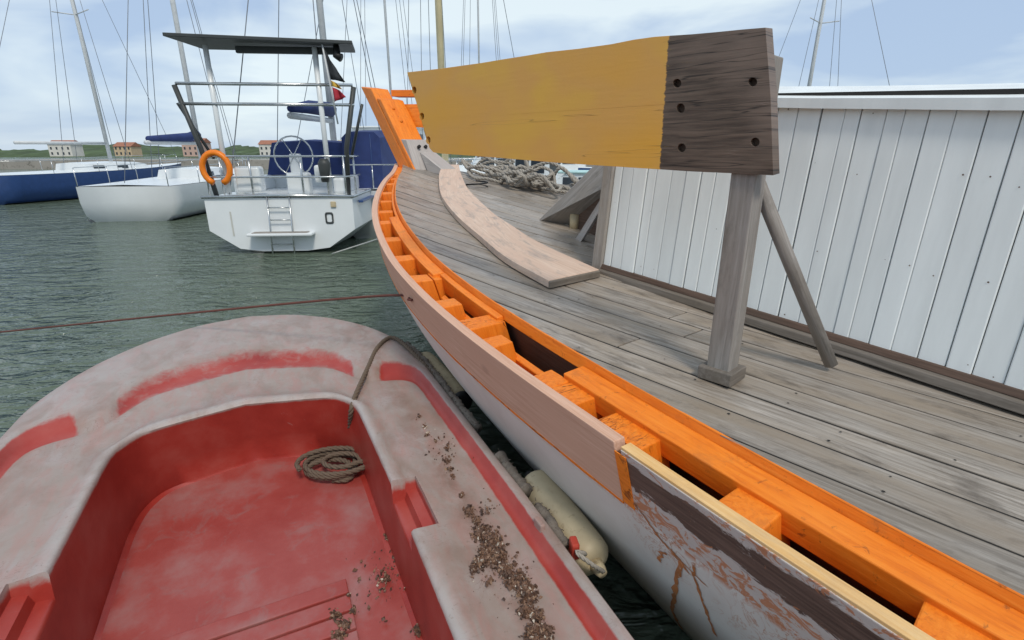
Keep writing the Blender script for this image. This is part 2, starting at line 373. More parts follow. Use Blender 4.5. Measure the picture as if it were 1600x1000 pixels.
# recess lining between planking and deck edge
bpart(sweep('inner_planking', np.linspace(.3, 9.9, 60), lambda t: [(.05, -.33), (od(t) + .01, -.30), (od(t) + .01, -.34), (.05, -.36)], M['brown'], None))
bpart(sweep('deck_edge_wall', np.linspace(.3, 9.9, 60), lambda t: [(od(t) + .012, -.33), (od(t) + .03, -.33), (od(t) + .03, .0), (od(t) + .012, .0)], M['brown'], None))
bpart(sweep('planking_back', np.linspace(.1, 9.9, 60), rect(.0475, .056, -.33, -.02), M['orangeworn'], None))
# orange riser and ledges
bpart(bevel(sweep('deck_margin', np.linspace(.22, 9.9, 90), lambda t: [(od(t) - .010, -.022), (od(t) + .011, -.022), (od(t) + .012, .034), (od(t) + .003, .034)], M['orange'], None), .003))
for a, bb, w0, dep in ((.55, 2.3, .02, .10), (2.305, 3.72, .075, .10), (3.73, 4.46, .035, .10), (5.07, 9.8, .105, .075)):
    bpart(bevel(sweep('ledge', np.linspace(a, bb, max(int((bb - a) / .08), 4)), lambda t: [(od(t) - .012 - w0, -.012 - dep), (od(t) - .0105, -.012 - dep), (od(t) - .0105, .004), (od(t) - .012 - w0, -.003)], M['orange'], None), .006, 3))
bpart(bevel(sweep('stringer', np.linspace(3.85, 5.08, 20), lambda t: [(.165, -.20), (.195, -.20), (.195, -.085), (.165, -.10)], M['orange'], None), .005))
# frame heads
FR = [(.72, .055, .13, .07), (.98, .055, .145, .06), (1.36, .055, .16, .085), (1.66, .055, .165, .06), (2.02, .055, .175, .075), (2.36, .055, .19, .09), (2.84, .055, .185, .10), (3.28, .055, .18, .11),
      (3.70, .055, .165, .12), (4.13, .055, .175, .11), (4.44, .057, .262, .125), (4.66, .055, .17, .10), (5.05, .055, .175, .12), (5.175, .06, .265, .14), (5.455, .055, .19, .20), (5.9, .055, .2, .13), (6.35, .055, .18, .12), (6.8, .055, .18, .12), (7.3, .055, .18, .12), (7.8, .055, .18, .12)]
for i, (t, o0, o1, wd_) in enumerate(FR):
    jz = random.uniform(-.012, .0); a, bb = t - wd_ / 2, t + wd_ / 2; sk = random.uniform(-.012, .012)
    pts = []
    for dz in (-.31, -.018 + jz):
        pts += [HS(a, dz, o0), HS(bb, dz, o0), HS(bb + sk, dz + (0.004 if dz > -.1 else 0), o1), HS(a + sk, dz, o1)]
    mt = M['orangeworn'] if i in (10, 13, 14) else M['orange']
    o = bpart(hexa('frame_head', pts, mt, None, .005))
o = bpart(hexa('frame_head', [HS(3.64, -.3, .172), HS(3.76, -.3, .172), HS(3.76, -.3, .235), HS(3.64, -.3, .235), HS(3.64, -.02, .172), HS(3.76, -.02, .172), HS(3.76, -.02, .235), HS(3.64, -.02, .235)], M['orange'], None, .006))
# bow filler
bpart(hexa('bow_filler', [HS(.12, -.2, .05), HS(.58, -.2, .05), HS(.58, -.2, .13), HS(.14, -.2, .1), HS(.12, -.012, .05), HS(.58, -.015, .05), HS(.58, -.012, .13), HS(.14, -.01, .1)], M['orange'], None, .005))
# starboard edge: plain weathered planks
bpart(bevel(sweep('sheer_plank', np.linspace(.02, 9.9, 70), rect(-.002, .05, -.236, .03), M['greydark'], None, -1), .004))['label'] = 'weathered grey plank along the starboard edge'
bpart(sweep('covering_board', np.linspace(.25, 9.9, 60), rect(.052, lambda t: od(t) - .004, -.05, .034), M['grey'], None, -1))
# ---- deck
tt = np.linspace(.2, 9.9, 240); TWI = []
for t in tt:
    n = nin(t); TWI.append((t + n[0] * od(t), wr(t) + n[1] * od(t)))
TWI = np.array(TWI)
def win(t): return float(np.interp(t, TWI[:, 0], TWI[:, 1]))
T0D = float(TWI[0, 0])
def dzk(t, w): return zr(t) + .03 + .018 * (1 - min(1, (w / 2) ** 2))
KD = .17; PW = .163
bpy_lane = np.arange(-2.0, 4.2, PW)
def trange(wp):
    g = np.linspace(T0D, 9.85, 1200); ok = np.array([abs(wp - KD * t) < win(t) for t in g]); 
    if ok.sum() < 4: return None
    return g[ok][0], g[ok][-1]
V = []; Fc = []
for i, t in enumerate(np.linspace(T0D, 9.85, 120)):
    for k in range(-8, 9): w = win(t) * k / 8 * 1.0; V.append((*XY(t, w), dzk(t, w) - .0045))
Fc = [(i * 17 + k, i * 17 + k + 1, (i + 1) * 17 + k + 1, (i + 1) * 17 + k) for i in range(119) for k in range(16)]
bpart(obj('deck_caulking', V, Fc, M['caulk']))
BUTT = {}
for (u, v_) in ((976, 540), (1056, 497)):
    t_, w_ = tw(hit(u, v_, .03)); BUTT[int(math.floor((w_ + KD * t_ + 2.0) / PW))] = t_
nails = []
for li, wp in enumerate(bpy_lane):
    a0, b0 = wp + .0065, wp + PW - .0065; ra, rb = trange(a0), trange(b0)
    if ra is None or rb is None: continue
    cuts = [0., 1.]; st = max(ra[0], rb[0]); en = min(ra[1], rb[1])
    extra = [BUTT[li]] if li in BUTT else []
    x = st + random.uniform(1.2, 3.6)
    while x < en - 1.0:
        if not extra or min(abs(x - e) for e in extra) > 1.0: extra.append(x)
        x += random.uniform(2.6, 4.2)
    cutt = sorted(extra)
    bounds = [None] + cutt + [None]
    for ps in range(len(bounds) - 1):
        lo, hi_ = bounds[ps], bounds[ps + 1]
        A = [ra[0] if lo is None else lo + .003, ra[1] if hi_ is None else hi_ - .003]; Bb = [rb[0] if lo is None else lo + .003, rb[1] if hi_ is None else hi_ - .003]
        n = max(4, int((A[1] - A[0]) / .25)); V = []; G = []; jz = random.uniform(-.001, .001)
        for j in range(n + 1):
            f = j / n; ta = A[0] + (A[1] - A[0]) * f; tb = Bb[0] + (Bb[1] - Bb[0]) * f
            wa, wb = a0 - KD * ta, b0 - KD * tb
            for (t, w, dd) in ((ta, wa, 0), (tb, wb, 0), (tb, wb, -.03), (ta, wa, -.03)):
                V.append((*XY(t, w), dzk(t, w) + dd + jz)); G.append((t, w + KD * t, dd))
        Fc = [(j * 4 + k, j * 4 + (k + 1) % 4, (j + 1) * 4 + (k + 1) % 4, (j + 1) * 4 + k) for j in range(n) for k in range(4)] + [(0, 1, 2, 3), (n * 4 + 3, n * 4 + 2, n * 4 + 1, n * 4)]
        o = bpart(fixn(obj('deck_plank', V, Fc, M['deck'], None, False, G))); bevel(o, .003, 1)
        for t in np.arange(A[0] + .2, A[1] - .05, .46):
            for ww in (.035, PW - .035):
                nails.append((t + random.uniform(-.02, .02), wp + ww - KD * t + random.uniform(-.006, .006)))
V = []; Fc = []
for t, w in nails:
    if abs(w) > win(t) - .02 or t > 8 or random.random() < .5: continue
    b0 = len(V); r = random.uniform(.003, .0055); z = dzk(t, w) + .0032
    for k in range(6): a = k * math.pi / 3; x, y = XY(t + r * math.cos(a), w + r * math.sin(a)); V.append((x, y, z))
    Fc.append(tuple(range(b0, b0 + 6)))
o = bpart(obj('nail_heads', V, Fc, M['caulk'])); o['kind'] = 'stuff'
# ---- stem
def SP(t, w, z): return np.array([*XY(t, w), z])
zb = zr(0) - .1
def stem_block(name, t0, t1, w0, w1, za, zt0, zt1, mat, par=None, lean=.70, bv=.012):
    # raked block: at height h above the sheer it is shifted forward by lean*h
    pts = []
    for z0, z1 in ((za, za), (zt0, zt1)):
        for (t, w, z) in ((t0, w0, z0), (t1, w0, z1), (t1, w1, z1), (t0, w1, z0)):
            h = z - zr(0); pts.append(SP(t - lean * h, w, z))
    return bpart(hexa(name, pts, mat, par, bv))
st = stem_block('stem_post', .17, .45, -.125, .12, zr(0) - 1.2, zr(0) + .975, zr(0) + .925, M['orange'], None, .97)
stem_block('stem_apron', .452, .555, -.20, .118, zr(0) - .15, zr(0) + .80, zr(0) + .775, M['orange'], None, .95)
M['greylight'] = wood('silver_wood', (.30, .27, .25), (.50, .46, .43), (.40, .355, .33), .7, var=.05)
kn = bpart(hexa('stem_knee', [SP(.556, -.2, zr(0) - .2), SP(.78, -.2, zr(0) - .2), SP(.70, .105, zr(0) - .2), SP(.556, .105, zr(0) - .2), SP(.29, -.2, zr(0) + .285), SP(.47, -.17, zr(0) + .275), SP(.40, .09, zr(0) + .275), SP(.29, .105, zr(0) + .285)], M['greylight'], None, .008))
for (w, h) in ((.0, .66), (-.02, .50)):
    c = SP(.555 - .95 * h, w, zr(0) + h); bpart(tube('bolt', [c, c + np.array([.008, -.010, .004])], .017, M['orangeworn']))
for w in (-.02, -.11):
    c = SP(.5, w, zr(0) + .19); bpart(tube('bolt_hole', [c, c + np.array([.02, -.025, .012])], .02, M['black']))
bpart(hexa('king_plank', [SP(.66, -.22, zr(.7) + .04), SP(1.02, -.26, zr(1.0) + .05), SP(1.02, -.06, zr(1.0) + .05), SP(.70, -.02, zr(.7) + .04), SP(.50, -.22, zr(.5) + .25), SP(1.02, -.26, zr(1.0) + .1), SP(1.02, -.06, zr(1.0) + .1), SP(.52, -.02, zr(.5) + .23)], M['greylight']))
# starboard bulwark remains
def sbd(t, w, z): return SP(t, w, z + CAMZ)
bpart(hexa('bulwark_cap', [sbd(-.36, -.12, .72), sbd(.75, -.62, .66), sbd(.70, -.78, .66), sbd(-.44, -.27, .72), sbd(-.36, -.12, .80), sbd(.75, -.62, .74), sbd(.70, -.78, .74), sbd(-.44, -.27, .80)], M['orange']))
bpart(hexa('bulwark_plank', [sbd(-.0, -.2, .33), sbd(.9, -.66, .27), sbd(.87, -.72, .27), sbd(-.03, -.26, .33), sbd(-.22, -.2, .62), sbd(.8, -.66, .58), sbd(.77, -.72, .58), sbd(-.25, -.26, .62)], M['orange']))

# ---- cabin (a part of the boat)
cabin = bpy.data.objects.new('cabin', None); C.objects.link(cabin); bpart(cabin)
cabin['label'] = 'cabin of white painted vertical boards behind the yellow board'
def cpart(o): o.parent = cabin; return o
CT0, CT1, CW, CH = 4.27, 7.7, .765, 1.02
def CP(t, w, h, sg=1): return SP(t, sg * (w - .10 * h), dzk(t, w) + h)
for sg in (1, -1):
    cpart(bevel(hexa('cabin_sill', [CP(CT0 - .02, CW + .05, -.02, sg), CP(CT1, CW + .05, -.02, sg), CP(CT1, CW - .03, -.02, sg), CP(CT0 - .02, CW - .03, -.02, sg), CP(CT0 - .02, CW + .045, .016, sg), CP(CT1, CW + .045, .016, sg), CP(CT1, CW - .03, .024, sg), CP(CT0 - .02, CW - .03, .024, sg)], M['greydark'], None, 0), .004))
    cpart(hexa('sill_strip', [CP(CT0 - .02, CW + .022, .02, sg), CP(CT1, CW + .022, .02, sg), CP(CT1, CW - .02, .02, sg), CP(CT0 - .02, CW - .02, .02, sg), CP(CT0 - .02, CW + .012, .046, sg), CP(CT1, CW + .012, .046, sg), CP(CT1, CW - .02, .046, sg), CP(CT0 - .02, CW - .02, .046, sg)], M['brown'], None, .003))
    cpart(hexa('cabin_backing', [CP(CT0, CW - .022, .0, sg), CP(CT1, CW - .022, .0, sg), CP(CT1, CW - .04, .0, sg), CP(CT0, CW - .04, .0, sg), CP(CT0, CW - .022, CH, sg), CP(CT1, CW - .022, CH, sg), CP(CT1, CW - .04, CH, sg), CP(CT0, CW - .04, CH, sg)], M['caulk'], None, 0))
    x = CT0 + .02
    while x < CT1 - .02:
        pw = random.choice((.06, .078, .09, .1)); e = min(x + pw, CT1); g = random.choice((.001, .002, .003, .006)); jj = random.uniform(-.003, .003)
        cpart(hexa('cabin_board', [CP(x, CW + jj, .04, sg), CP(e - g, CW + jj, .04, sg), CP(e - g, CW - .02, .04, sg), CP(x, CW - .02, .04, sg), CP(x, CW + jj, CH, sg), CP(e - g, CW + jj, CH, sg), CP(e - g, CW - .02, CH, sg), CP(x, CW - .02, CH, sg)], M['white'], None, .004)); x = e
    cpart(hexa('corner_post', [CP(CT0 - .06, CW + .022, -.01, sg), CP(CT0 + .018, CW + .022, -.01, sg), CP(CT0 + .018, CW - .05, -.01, sg), CP(CT0 - .06, CW - .05, -.01, sg), CP(CT0 - .055, CW + .022, CH, sg), CP(CT0 + .018, CW + .022, CH, sg), CP(CT0 + .018, CW - .05, CH, sg), CP(CT0 - .055, CW - .05, CH, sg)], M['grey'], None, .006))
V = []; Fc = []; rn_ = random.Random(8); x = CT0 + .06
while x < CT1 - .05:
    for h in (.1, .42, .75, .97):
        if rn_.random() < .55: continue
        c = CP(x + rn_.uniform(-.01, .01), CW, h + rn_.uniform(-.02, .02)); u1 = CP(x + .05, CW, h) - CP(x, CW, h); u1 /= np.linalg.norm(u1); u2 = CP(x, CW, h + .05) - CP(x, CW, h); u2 /= np.linalg.norm(u2); nn_ = np.cross(u1, u2); nn_ = nn_ if nn_ @ np.array([*Lp, 0]) > 0 else -nn_
        b0 = len(V); r = rn_.uniform(.0015, .0035); V += [c + nn_ * .0045 + u1 * r * math.cos(a) + u2 * r * math.sin(a) for a in np.linspace(0, 2 * math.pi, 6, endpoint=False)]; Fc.append(tuple(range(b0, b0 + 6)))
    x += .083
o = cpart(obj('nail_heads', V, Fc, M['brown'])); o['kind'] = 'stuff'
w = -CW + .03
while w < CW - .04:
    e = min(w + .12, CW - .03)
    for tq, nm in ((CT0 - .03, 1), (CT1, 1)):
        cpart(hexa('cabin_board', [SP(tq, w, dzk(tq, 0)), SP(tq + .03, w, dzk(tq, 0)), SP(tq + .03, e - .004, dzk(tq, 0)), SP(tq, e - .004, dzk(tq, 0)), SP(tq, w * .86, dzk(tq, 0) + CH), SP(tq + .03, w * .86, dzk(tq, 0) + CH), SP(tq + .03, (e - .004) * .86, dzk(tq, 0) + CH), SP(tq, (e - .004) * .86, dzk(tq, 0) + CH)], M['greydark'], None, .003))
    w = e
V = []; G = []
for i in range(7):
    t = CT0 - .12 + (CT1 + .2 - CT0) * i / 6
    for k in range(9):
        w = (k / 4 - 1) * .70; h = CH + .09 * (1 - (w / .7) ** 2)
        V.append(SP(t, w, dzk(t, 0) + h)); G.append((t, w, 0))
    for k in range(9):
        w = (k / 4 - 1) * .70; h = CH - .04 + .09 * (1 - (w / .7) ** 2); V.append(SP(t, w, dzk(t, 0) + h)); G.append((t, w, 1))
Fc = []
for i in range(6):
    a = i * 18; bq = a + 18
    for k in range(8): Fc += [(a + k, a + k + 1, bq + k + 1, bq + k), (a + 9 + k, bq + 9 + k, bq + 10 + k, a + 10 + k)]
    Fc += [(a, bq, bq + 9, a + 9), (a + 8, a + 17, bq + 17, bq + 8)]
Fc += [tuple(range(9)) + tuple(range(17, 8, -1)), tuple(108 + k for k in range(9)) + tuple(108 + k for k in range(17, 8, -1))]
cpart(fixn(obj('cabin_roof', V, Fc, M['white'])))

# ================================================================== things on the deck
# curved raw plank lying on deck
Lf = [(692, 257, .13), (686, 272, .11), (687, 296, .093), (695, 314, .093), (716, 339, .093), (752, 370, .093), (790, 401, .093), (857, 438, .093)]
Rt = [(717, 257, .13), (720, 270, .11), (729, 291, .093), (741, 305, .093), (770, 332, .093), (800, 352, .093), (840, 377, .093), (936, 421, .093)]
A = spline([hit(*p) for p in Lf], 5); Bq = spline([hit(*p) for p in Rt], 5); V = []; G = []; s = 0
for i, (a, b_) in enumerate(zip(A, Bq)):
    if i: s += np.linalg.norm(a - A[i - 1])
    wdt = np.linalg.norm(b_ - a)
    for p, y in ((a, 0), (b_, wdt), (b_ - [0, 0, .044], wdt), (a - [0, 0, .044], 0)): V.append(p); G.append((s, y, 0 if p[2] > a[2] - .01 else .04))
n = len(A); Fc = [(i * 4 + k, i * 4 + (k + 1) % 4, (i + 1) * 4 + (k + 1) % 4, (i + 1) * 4 + k) for i in range(n - 1) for k in range(4)] + [(0, 1, 2, 3), (4 * n - 1, 4 * n - 2, 4 * n - 3, 4 * n - 4)]
o = bevel(fixn(obj('curved_plank', V, Fc, M['rawflat'], None, False, G)), .004); tag(o, 'curved raw pinkish plank lying loose on the grey deck', 'plank')
e0, e1 = A[-1], Bq[-1]; dv = (A[-1] - A[-4]); dv /= np.linalg.norm(dv); zz_ = np.array([0, 0, .043])
en = hexa('weathered_end', [e0 - zz_ + dv * .001, e1 - zz_ + dv * .001, e1 - zz_ + dv * .012, e0 - zz_ + dv * .012, e0 - [0, 0, .003] + dv * .001, e1 - [0, 0, .003] + dv * .001, e1 - [0, 0, .008] + dv * .012, e0 - [0, 0, .008] + dv * .012], M['greydark'], o, .002)
# yellow board
al, be, ga = .0410, .000528, -.000215
def YB(u, v_): return PD(u, v_, 1 / (al + be * u + ga * v_))
out = [(636, 113), (690, 107), (751, 98.5), (790, 92), (822, 87), (854, 81.5), (905, 76), (955, 69), (990, 62), (1022, 57.5), (1050, 55.5), (1081, 53.5), (1120, 50), (1160, 46), (1196, 43),
       (1204, 150), (1208, 274), (1150, 271), (1081, 268), (1036, 265), (958, 260), (874, 254.5), (790, 247.5), (740, 243.5), (690, 240), (677, 238), (671, 231), (655, 175)]
holes = [(647, 141, 3.6, 6), (659, 182, 3.6, 6), (669, 219, 3.6, 6), (1058, 130, 6.5, 7), (1063.5, 169, 6.5, 7.5), (1065, 231, 6.5, 7), (1176, 128, 7, 7), (1180, 222, 7, 7)]
polys = [[YB(*p) for p in out]]
for (u, v_, ru, rv) in holes: polys.append([YB(u + ru * math.cos(a), v_ + rv * math.sin(a)) for a in np.linspace(0, 2 * math.pi, 14, endpoint=False)])
p0, p1, p2 = YB(700, 150), YB(1000, 150), YB(700, 230); nrm = np.cross(p1 - p0, p2 - p0); nrm /= np.linalg.norm(nrm)
if nrm @ (p0 - np.array([0, 0, CAMZ])) < 0: nrm = -nrm
ux = (p1 - p0) / np.linalg.norm(p1 - p0)
tri = tessellate_polygon([[Vector(p) for p in q] for q in polys]); flat = [p for q in polys for p in q]; nf = len(flat)
TH = .05; V = flat + [p + nrm * TH for p in flat]; Fc = [tuple(t) for t in tri] + [tuple(nf + i for i in reversed(t)) for t in tri]; b0 = 0
for q in polys:
    k = len(q); Fc += [(b0 + i, b0 + (i + 1) % k, nf + b0 + (i + 1) % k, nf + b0 + i) for i in range(k)]; b0 += k
G = []
for p in V: d = p - YB(1037, 160); G.append((d @ ux, d[2], 0))
m, nt, b = newmat('yellow_board_paint'); B = NB(nt); v = B.coord('gc', (1, 1, 1)); gcn = B.n('ShaderNodeAttribute', attribute_name='gc'); sep = B.n('ShaderNodeSeparateXYZ'); B.link(gcn.outputs['Vector'], sep.inputs[0])
n1 = B.noise(B.coord('gc', (.8, 1.2, 1)), 2.2, 3, .5); n2 = B.noise(B.coord('gc', (1.5, 22, 1)), 2.6, 6, .65, .3)
yel = B.ramp(n1, [(.3, (.80, .41, .05)), (.5, (.75, .40, .095)), (.72, (.82, .50, .05))])
crk = B.ramp(B.noise(B.coord('gc', (.3, 8, 1)), 2.0, 3, .5, .1), [(.655, 0.), (.66, .55), (.665, 0.)]); yel = B.mix(crk, yel, (.22, .11, .02))
brn = B.ramp(n2, [(.3, (.045, .03, .022)), (.7, (.19, .135, .10))]); brn = B.mix(B.ramp(n1, [(.5, 0.), (.7, .6)]), brn, (.27, .2, .16)); bc_ = B.ramp(B.noise(B.coord('gc', (.5, 14, 1)), 1.6, 3, .5), [(.49, 0.), (.5, .9), (.51, 0.)]); brn = B.mix(bc_, brn, (.015, .01, .008))
n3 = B.noise(B.coord('gc', (1, 9, 1)), 7, 7, .78); e = B.math('ADD', sep.outputs['X'], B.math('MULTIPLY', B.math('SUBTRACT', n3, .5), .03)); e = B.math('ADD', e, B.math('MULTIPLY', sep.outputs['Y'], .03))
col = B.mix(B.ramp(e, [(.0, 0.), (.004, 1.)]), yel, brn); fl = B.ramp(n3, [(.62, 0.), (.66, 1.)]); fl2 = B.math('MULTIPLY', fl, B.ramp(B.math('ADD', e, .1), [(.08, 0.), (.1, 1.), (.22, 0.)])); col = B.mix(fl2, col, (.33, .22, .05))
B.link(col, b.inputs['Base Color']); b.inputs['Roughness'].default_value = .5; B.link(B.bump(B.math('ADD', B.math('MULTIPLY', n2, .5), crk), .3, .004), b.inputs['Normal']); M['yellow'] = m
yb = obj('yellow_board', V, Fc, M['yellow'], None, False, G); fixn(yb); bevel(yb, .003, 2)
# blind ends of the bolt holes
for (u, v_, ru, rv) in holes:
    pts = [YB(u + ru * .97 * math.cos(a), v_ + rv * .97 * math.sin(a)) for a in np.linspace(0, 2 * math.pi, 12, endpoint=False)]
    o = obj('bolt_plug', [p + nrm * .022 for p in pts] + [p + nrm * .045 for p in pts], [tuple(range(12)), tuple(12 + k for k in reversed(range(12)))] + [(k, (k + 1) % 12, 12 + (k + 1) % 12, 12 + k) for k in range(12)], M['brown'], yb)
tag(yb, 'long yellow painted board with bare dark end and bolt holes, raised above the deck', 'board')
# post that carries the board (right of the photograph's crop)
pt = YB(1178, 60) + nrm * (TH + .045); pb = np.array([pt[0], pt[1], 0]); tq, wq = tw(pb); zb_ = dzk(tq, wq)
post = empty('timber_post', (pt[0], pt[1], zb_)); bpy.context.view_layer.update()
def local(o, par): o.parent = par; o.matrix_parent_inverse = par.matrix_world.inverted(); return o
ang = math.atan2(ux[1], ux[0])
local(box('upright', (pt[0], pt[1], (zb_ + pt[2] - .05) / 2), (.085, .085, pt[2] - .05 - zb_), M['grey'], None, .005, ang), post)
ft = np.array([ux[0], ux[1]]); nb2 = np.array([nrm[0], nrm[1]])
qf = np.array([pt[0], pt[1]]) + nb2 * .42 + ft * .25
a0 = np.array([pt[0], pt[1], zb_ + .75]) + np.array([*nb2, 0]) * .045; a1 = np.array([*qf, dzk(*tw(qf)) + .03])
local(tube('brace', [a0, a1], .028, M['grey'], None, 6), post)
local(box('foot', (pt[0], pt[1], zb_ + .03), (.13, .13, .05), M['greydark'], None, .005, ang), post)
tag(post, 'grey timber post on deck holding up the yellow board', 'post')
# leaning grey panel in front of the cabin
a = hit(840, 347, .03); bq = hit(890, 354, .03); d1 = PD(938, 250, 3.95); c1 = PD(966, 282, 3.75)
nv = np.cross(bq - a, d1 - a); nv /= np.linalg.norm(nv); nv = nv if nv[1] > 0 else -nv
o = hexa('hatch_cover', [a, bq, c1, d1, a + nv * .03, bq + nv * .03, c1 + nv * .03, d1 + nv * .03], M['grey'], None, .003); tag(o, 'dark grey wooden hatch cover leaning against the front of the cabin', 'hatch cover')
a = hit(898, 375, .035); bq = hit(906, 380, .035); d1 = PD(954, 286, 3.5); c1 = PD(961, 290, 3.47); ex = np.array([.03, .045, 0.0])
o = hexa('timber_batten', [a, bq, c1, d1, a + ex, bq + ex, c1 + ex, d1 + ex], M['greylight'], None, .003); tag(o, 'narrow pale batten leaning beside the cabin corner post', 'batten')
# offcuts under the panel; first block enlarged to fill in the dark interior
p = hit(925, 372, .03); o = box('timber_offcut', (p[0] + .10, p[1] + .14, p[2] + .17), (.26, .34, .34), M['brown'], None, .008, R(30)); tag(o, 'dark brown timber block filling in the dark interior under the leaning hatch cover', 'timber')
p = hit(893, 361, .03); o = tube('wooden_peg', [p + [0.02, .03, .0], p + [.035, .05, .13]], [.035, .05], M['cream'], None, 9); tag(o, 'small tan wooden peg standing under the leaning hatch cover', 'peg')
p = hit(912, 360, .03); o = box('timber_offcut', (p[0] + .02, p[1] + .12, p[2] + .06), (.16, .24, .12), wood('rust_wood', (.16, .08, .045), (.26, .14, .08)), None, .01, R(20)); tag(o, 'reddish brown offcut beside the tan peg', 'timber')
# rope heap at the far side of the foredeck
V, Fc, G = [], [], []
rs = random.Random(3)
for k in range(17):
    c0 = (1.25 + rs.uniform(-.25, 1.0), -.66 + rs.uniform(-.5, .22)); pts = []; ra, rb_, ph = rs.uniform(.15, .42), rs.uniform(.07, .2), rs.uniform(0, 6)
    hz = .03 + .012 * k
    for q in range(11):
        a = ph + q * .72; t = c0[0] + ra * math.cos(a) + rs.uniform(-.03, .03); w = c0[1] + rb_ * math.sin(a) + rs.uniform(-.03, .03)
        w = max(w, -win(max(t, .5)) - .05); pts.append((*XY(t, w), dzk(t, w) + hz * rs.uniform(.4, 1.35)))
    rope('', spline(pts, 5), rs.uniform(.018, .026), None, V=V, Fc=Fc, G=G, make=False, n=5)
o = obj('rope_heap', V, Fc, M['ropegrey'], None, True, G); tag(o, 'tangled heap of grey ropes on the far side of the foredeck', 'rope')
# spar along the far edge
a = hit(832, 290, .06); bq = hit(925, 303, .06); o = tube('grey_spar', spline([a, (a + bq) / 2 + [0, 0, .01], bq], 4), .05, M['grey'], None, 10); tag(o, 'grey rounded spar lying by the far deck edge', 'spar')
# black line loop beside curved plank
p = hit(745, 292, .04); pts = [p + np.array([.12 * math.cos(a) - .0, .10 * math.sin(a), .004 * k]) for k, a in enumerate(np.linspace(0, 8, 16))]
o = tube('black_cord', spline(pts, 3), .009, M['black'], None, 6); tag(o, 'small loop of black cord beside the curved plank', 'cord')

# ================================================================== the red boat
RO = np.array([-.627, 3.32]); RH = math.atan2(.43, .90); E1 = np.array([-math.sin(RH), math.cos(RH)]); E2 = np.array([-E1[1], E1[0]])
CL = 1.12
def RW(s, l, z): q = RO + E1 * s + E2 * l; return np.array([q[0], q[1], z + CAMZ])
K = dict(
 L0=[(-5, .16), (-2.6, .035), (-1.575, .012), (-1.56, .012), (-1.235, .01), (-1.22, .01), (-.5, 0), (-.1, 0), (.3, .0), (.62, .075), (.95, .19), (1.33, .423), (1.62, .75), (1.72, CL)],
 L1=[(-5, .21), (-2.6, .088), (-1.575, .062), (-1.56, .062), (-1.235, .06), (-1.22, .06), (-.5, .06), (-.19, .062), (-.06, .10), (.02, .21), (.06, .33), (.14, .43), (.50, .56), (.72, CL)],
 L2=[(-5, .25), (-2.6, .122), (-1.575, .102), (-1.56, .102), (-1.235, .095), (-1.22, .095), (-.55, .098), (-.27, .10), (-.16, .135), (-.11, .22), (-.08, .37), (.02, .45), (.31, .59), (.5, CL)],
 L3=[(-5, .52), (-2.6, .507), (-1.575, .503), (-1.56, .503), (-1.235, .503), (-1.22, .503), (-.7, .512), (-.5, .516), (-.42, .52), (-.37, .528), (-.33, .54), (-.28, .565), (-.18, .64), (-.06, CL)],
 L4=[(-5, .53), (-2.6, .512), (-1.575, .512), (-1.56, .512), (-1.235, .515), (-1.22, .515), (-.7, .515), (-.5, .515), (-.42, .52), (-.33, .53), (-.25, .545), (-.18, .57), (-.07, .64), (.06, CL)])
SUB = [16, 9, 1, 6, 1, 7, 5, 5, 5, 5, 5, 6, 8]
def loop(key):
    k = K[key]; out = []; tagk = []
    for i in range(len(k) - 1):
        for j in range(SUB[i]):
            f = j / SUB[i]; out.append((k[i][0] + (k[i + 1][0] - k[i][0]) * f, k[i][1] + (k[i + 1][1] - k[i][1]) * f)); tagk.append(i + f)
    out.append(k[-1]); tagk.append(len(k) - 1.); out = np.array(out)
    i0 = sum(SUB[:5])
    for _ in range(5):
        sm = out.copy(); sm[1:-1] = (out[:-2] + 2 * out[1:-1] + out[2:]) / 4; out[i0 + 1:-1] = sm[i0 + 1:-1]
    return out, tagk
LP = {k: loop(k)[0] for k in K}; TG = loop('L0')[1]; NH = len(TG)
lerp = lambda a, b_, f: LP[a] * (1 - f) + LP[b_] * f
outw = np.zeros((NH, 2)); d = np.gradient(LP['L0'], axis=0); d /= np.linalg.norm(d, axis=1)[:, None]; outw[:, 0] = d[:, 1]; outw[:, 1] = -d[:, 0]   # points outboard (l negative)
PR = [ # plan, z, notch z, red
 (LP['L0'] - outw * .22, -2.25, 0, 1.), (LP['L0'] - outw * .08, -1.95, 0, 1.), (LP['L0'] - outw * .02, -1.60, 0, .3), (LP['L0'] - outw * .02, -1.475, 0, .1), (LP['L0'] + outw * .004, -1.465, 0, .05), (LP['L0'] + outw * .006, -1.41, 0, .05),
 (LP['L0'], -1.392, 0, .05), (lerp('L0', 'L1', .2), -1.378, 0, .0), (lerp('L0', 'L1', .8), -1.376, 0, .05), (LP['L1'], -1.386, 0, .75), (lerp('L1', 'L2', .35), -1.416, 0, 1.), (lerp('L1', 'L2', .7), -1.428, 0, 1.), (LP['L2'], -1.431, 0, .8), (lerp('L2', 'L3', .035), -1.432, 0, .25), (lerp('L2', 'L3', .09), -1.434, 0, .05),
 (lerp('L2', 'L3', .3), -1.438, 0, .06), (lerp('L2', 'L3', .5), -1.44, 0, .04), (lerp('L2', 'L3', .715), -1.438, 0, .03), (lerp('L2', 'L3', .73), -1.437, -1.487, .03), (lerp('L2', 'L3', .84), -1.432, -1.492, .02), (lerp('L2', 'L3', .87), -1.428, -1.53, 0.), (lerp('L2', 'L3', .93), -1.424, -1.532, 0.), (lerp('L2', 'L3', .975), -1.426, -1.535, .0), (LP['L3'], -1.437, -1.545, .15), (lerp('L3', 'L4', .06), -1.458, -1.56, .7), (lerp('L3', 'L4', .15), -1.50, -1.58, 1.), (lerp('L3', 'L4', .5), -1.70, -1.70, 1.), (LP['L4'], -1.885, -1.885, 1.), (LP['L4'] + np.array([-.005, .03]), -1.902, -1.902, .9)]
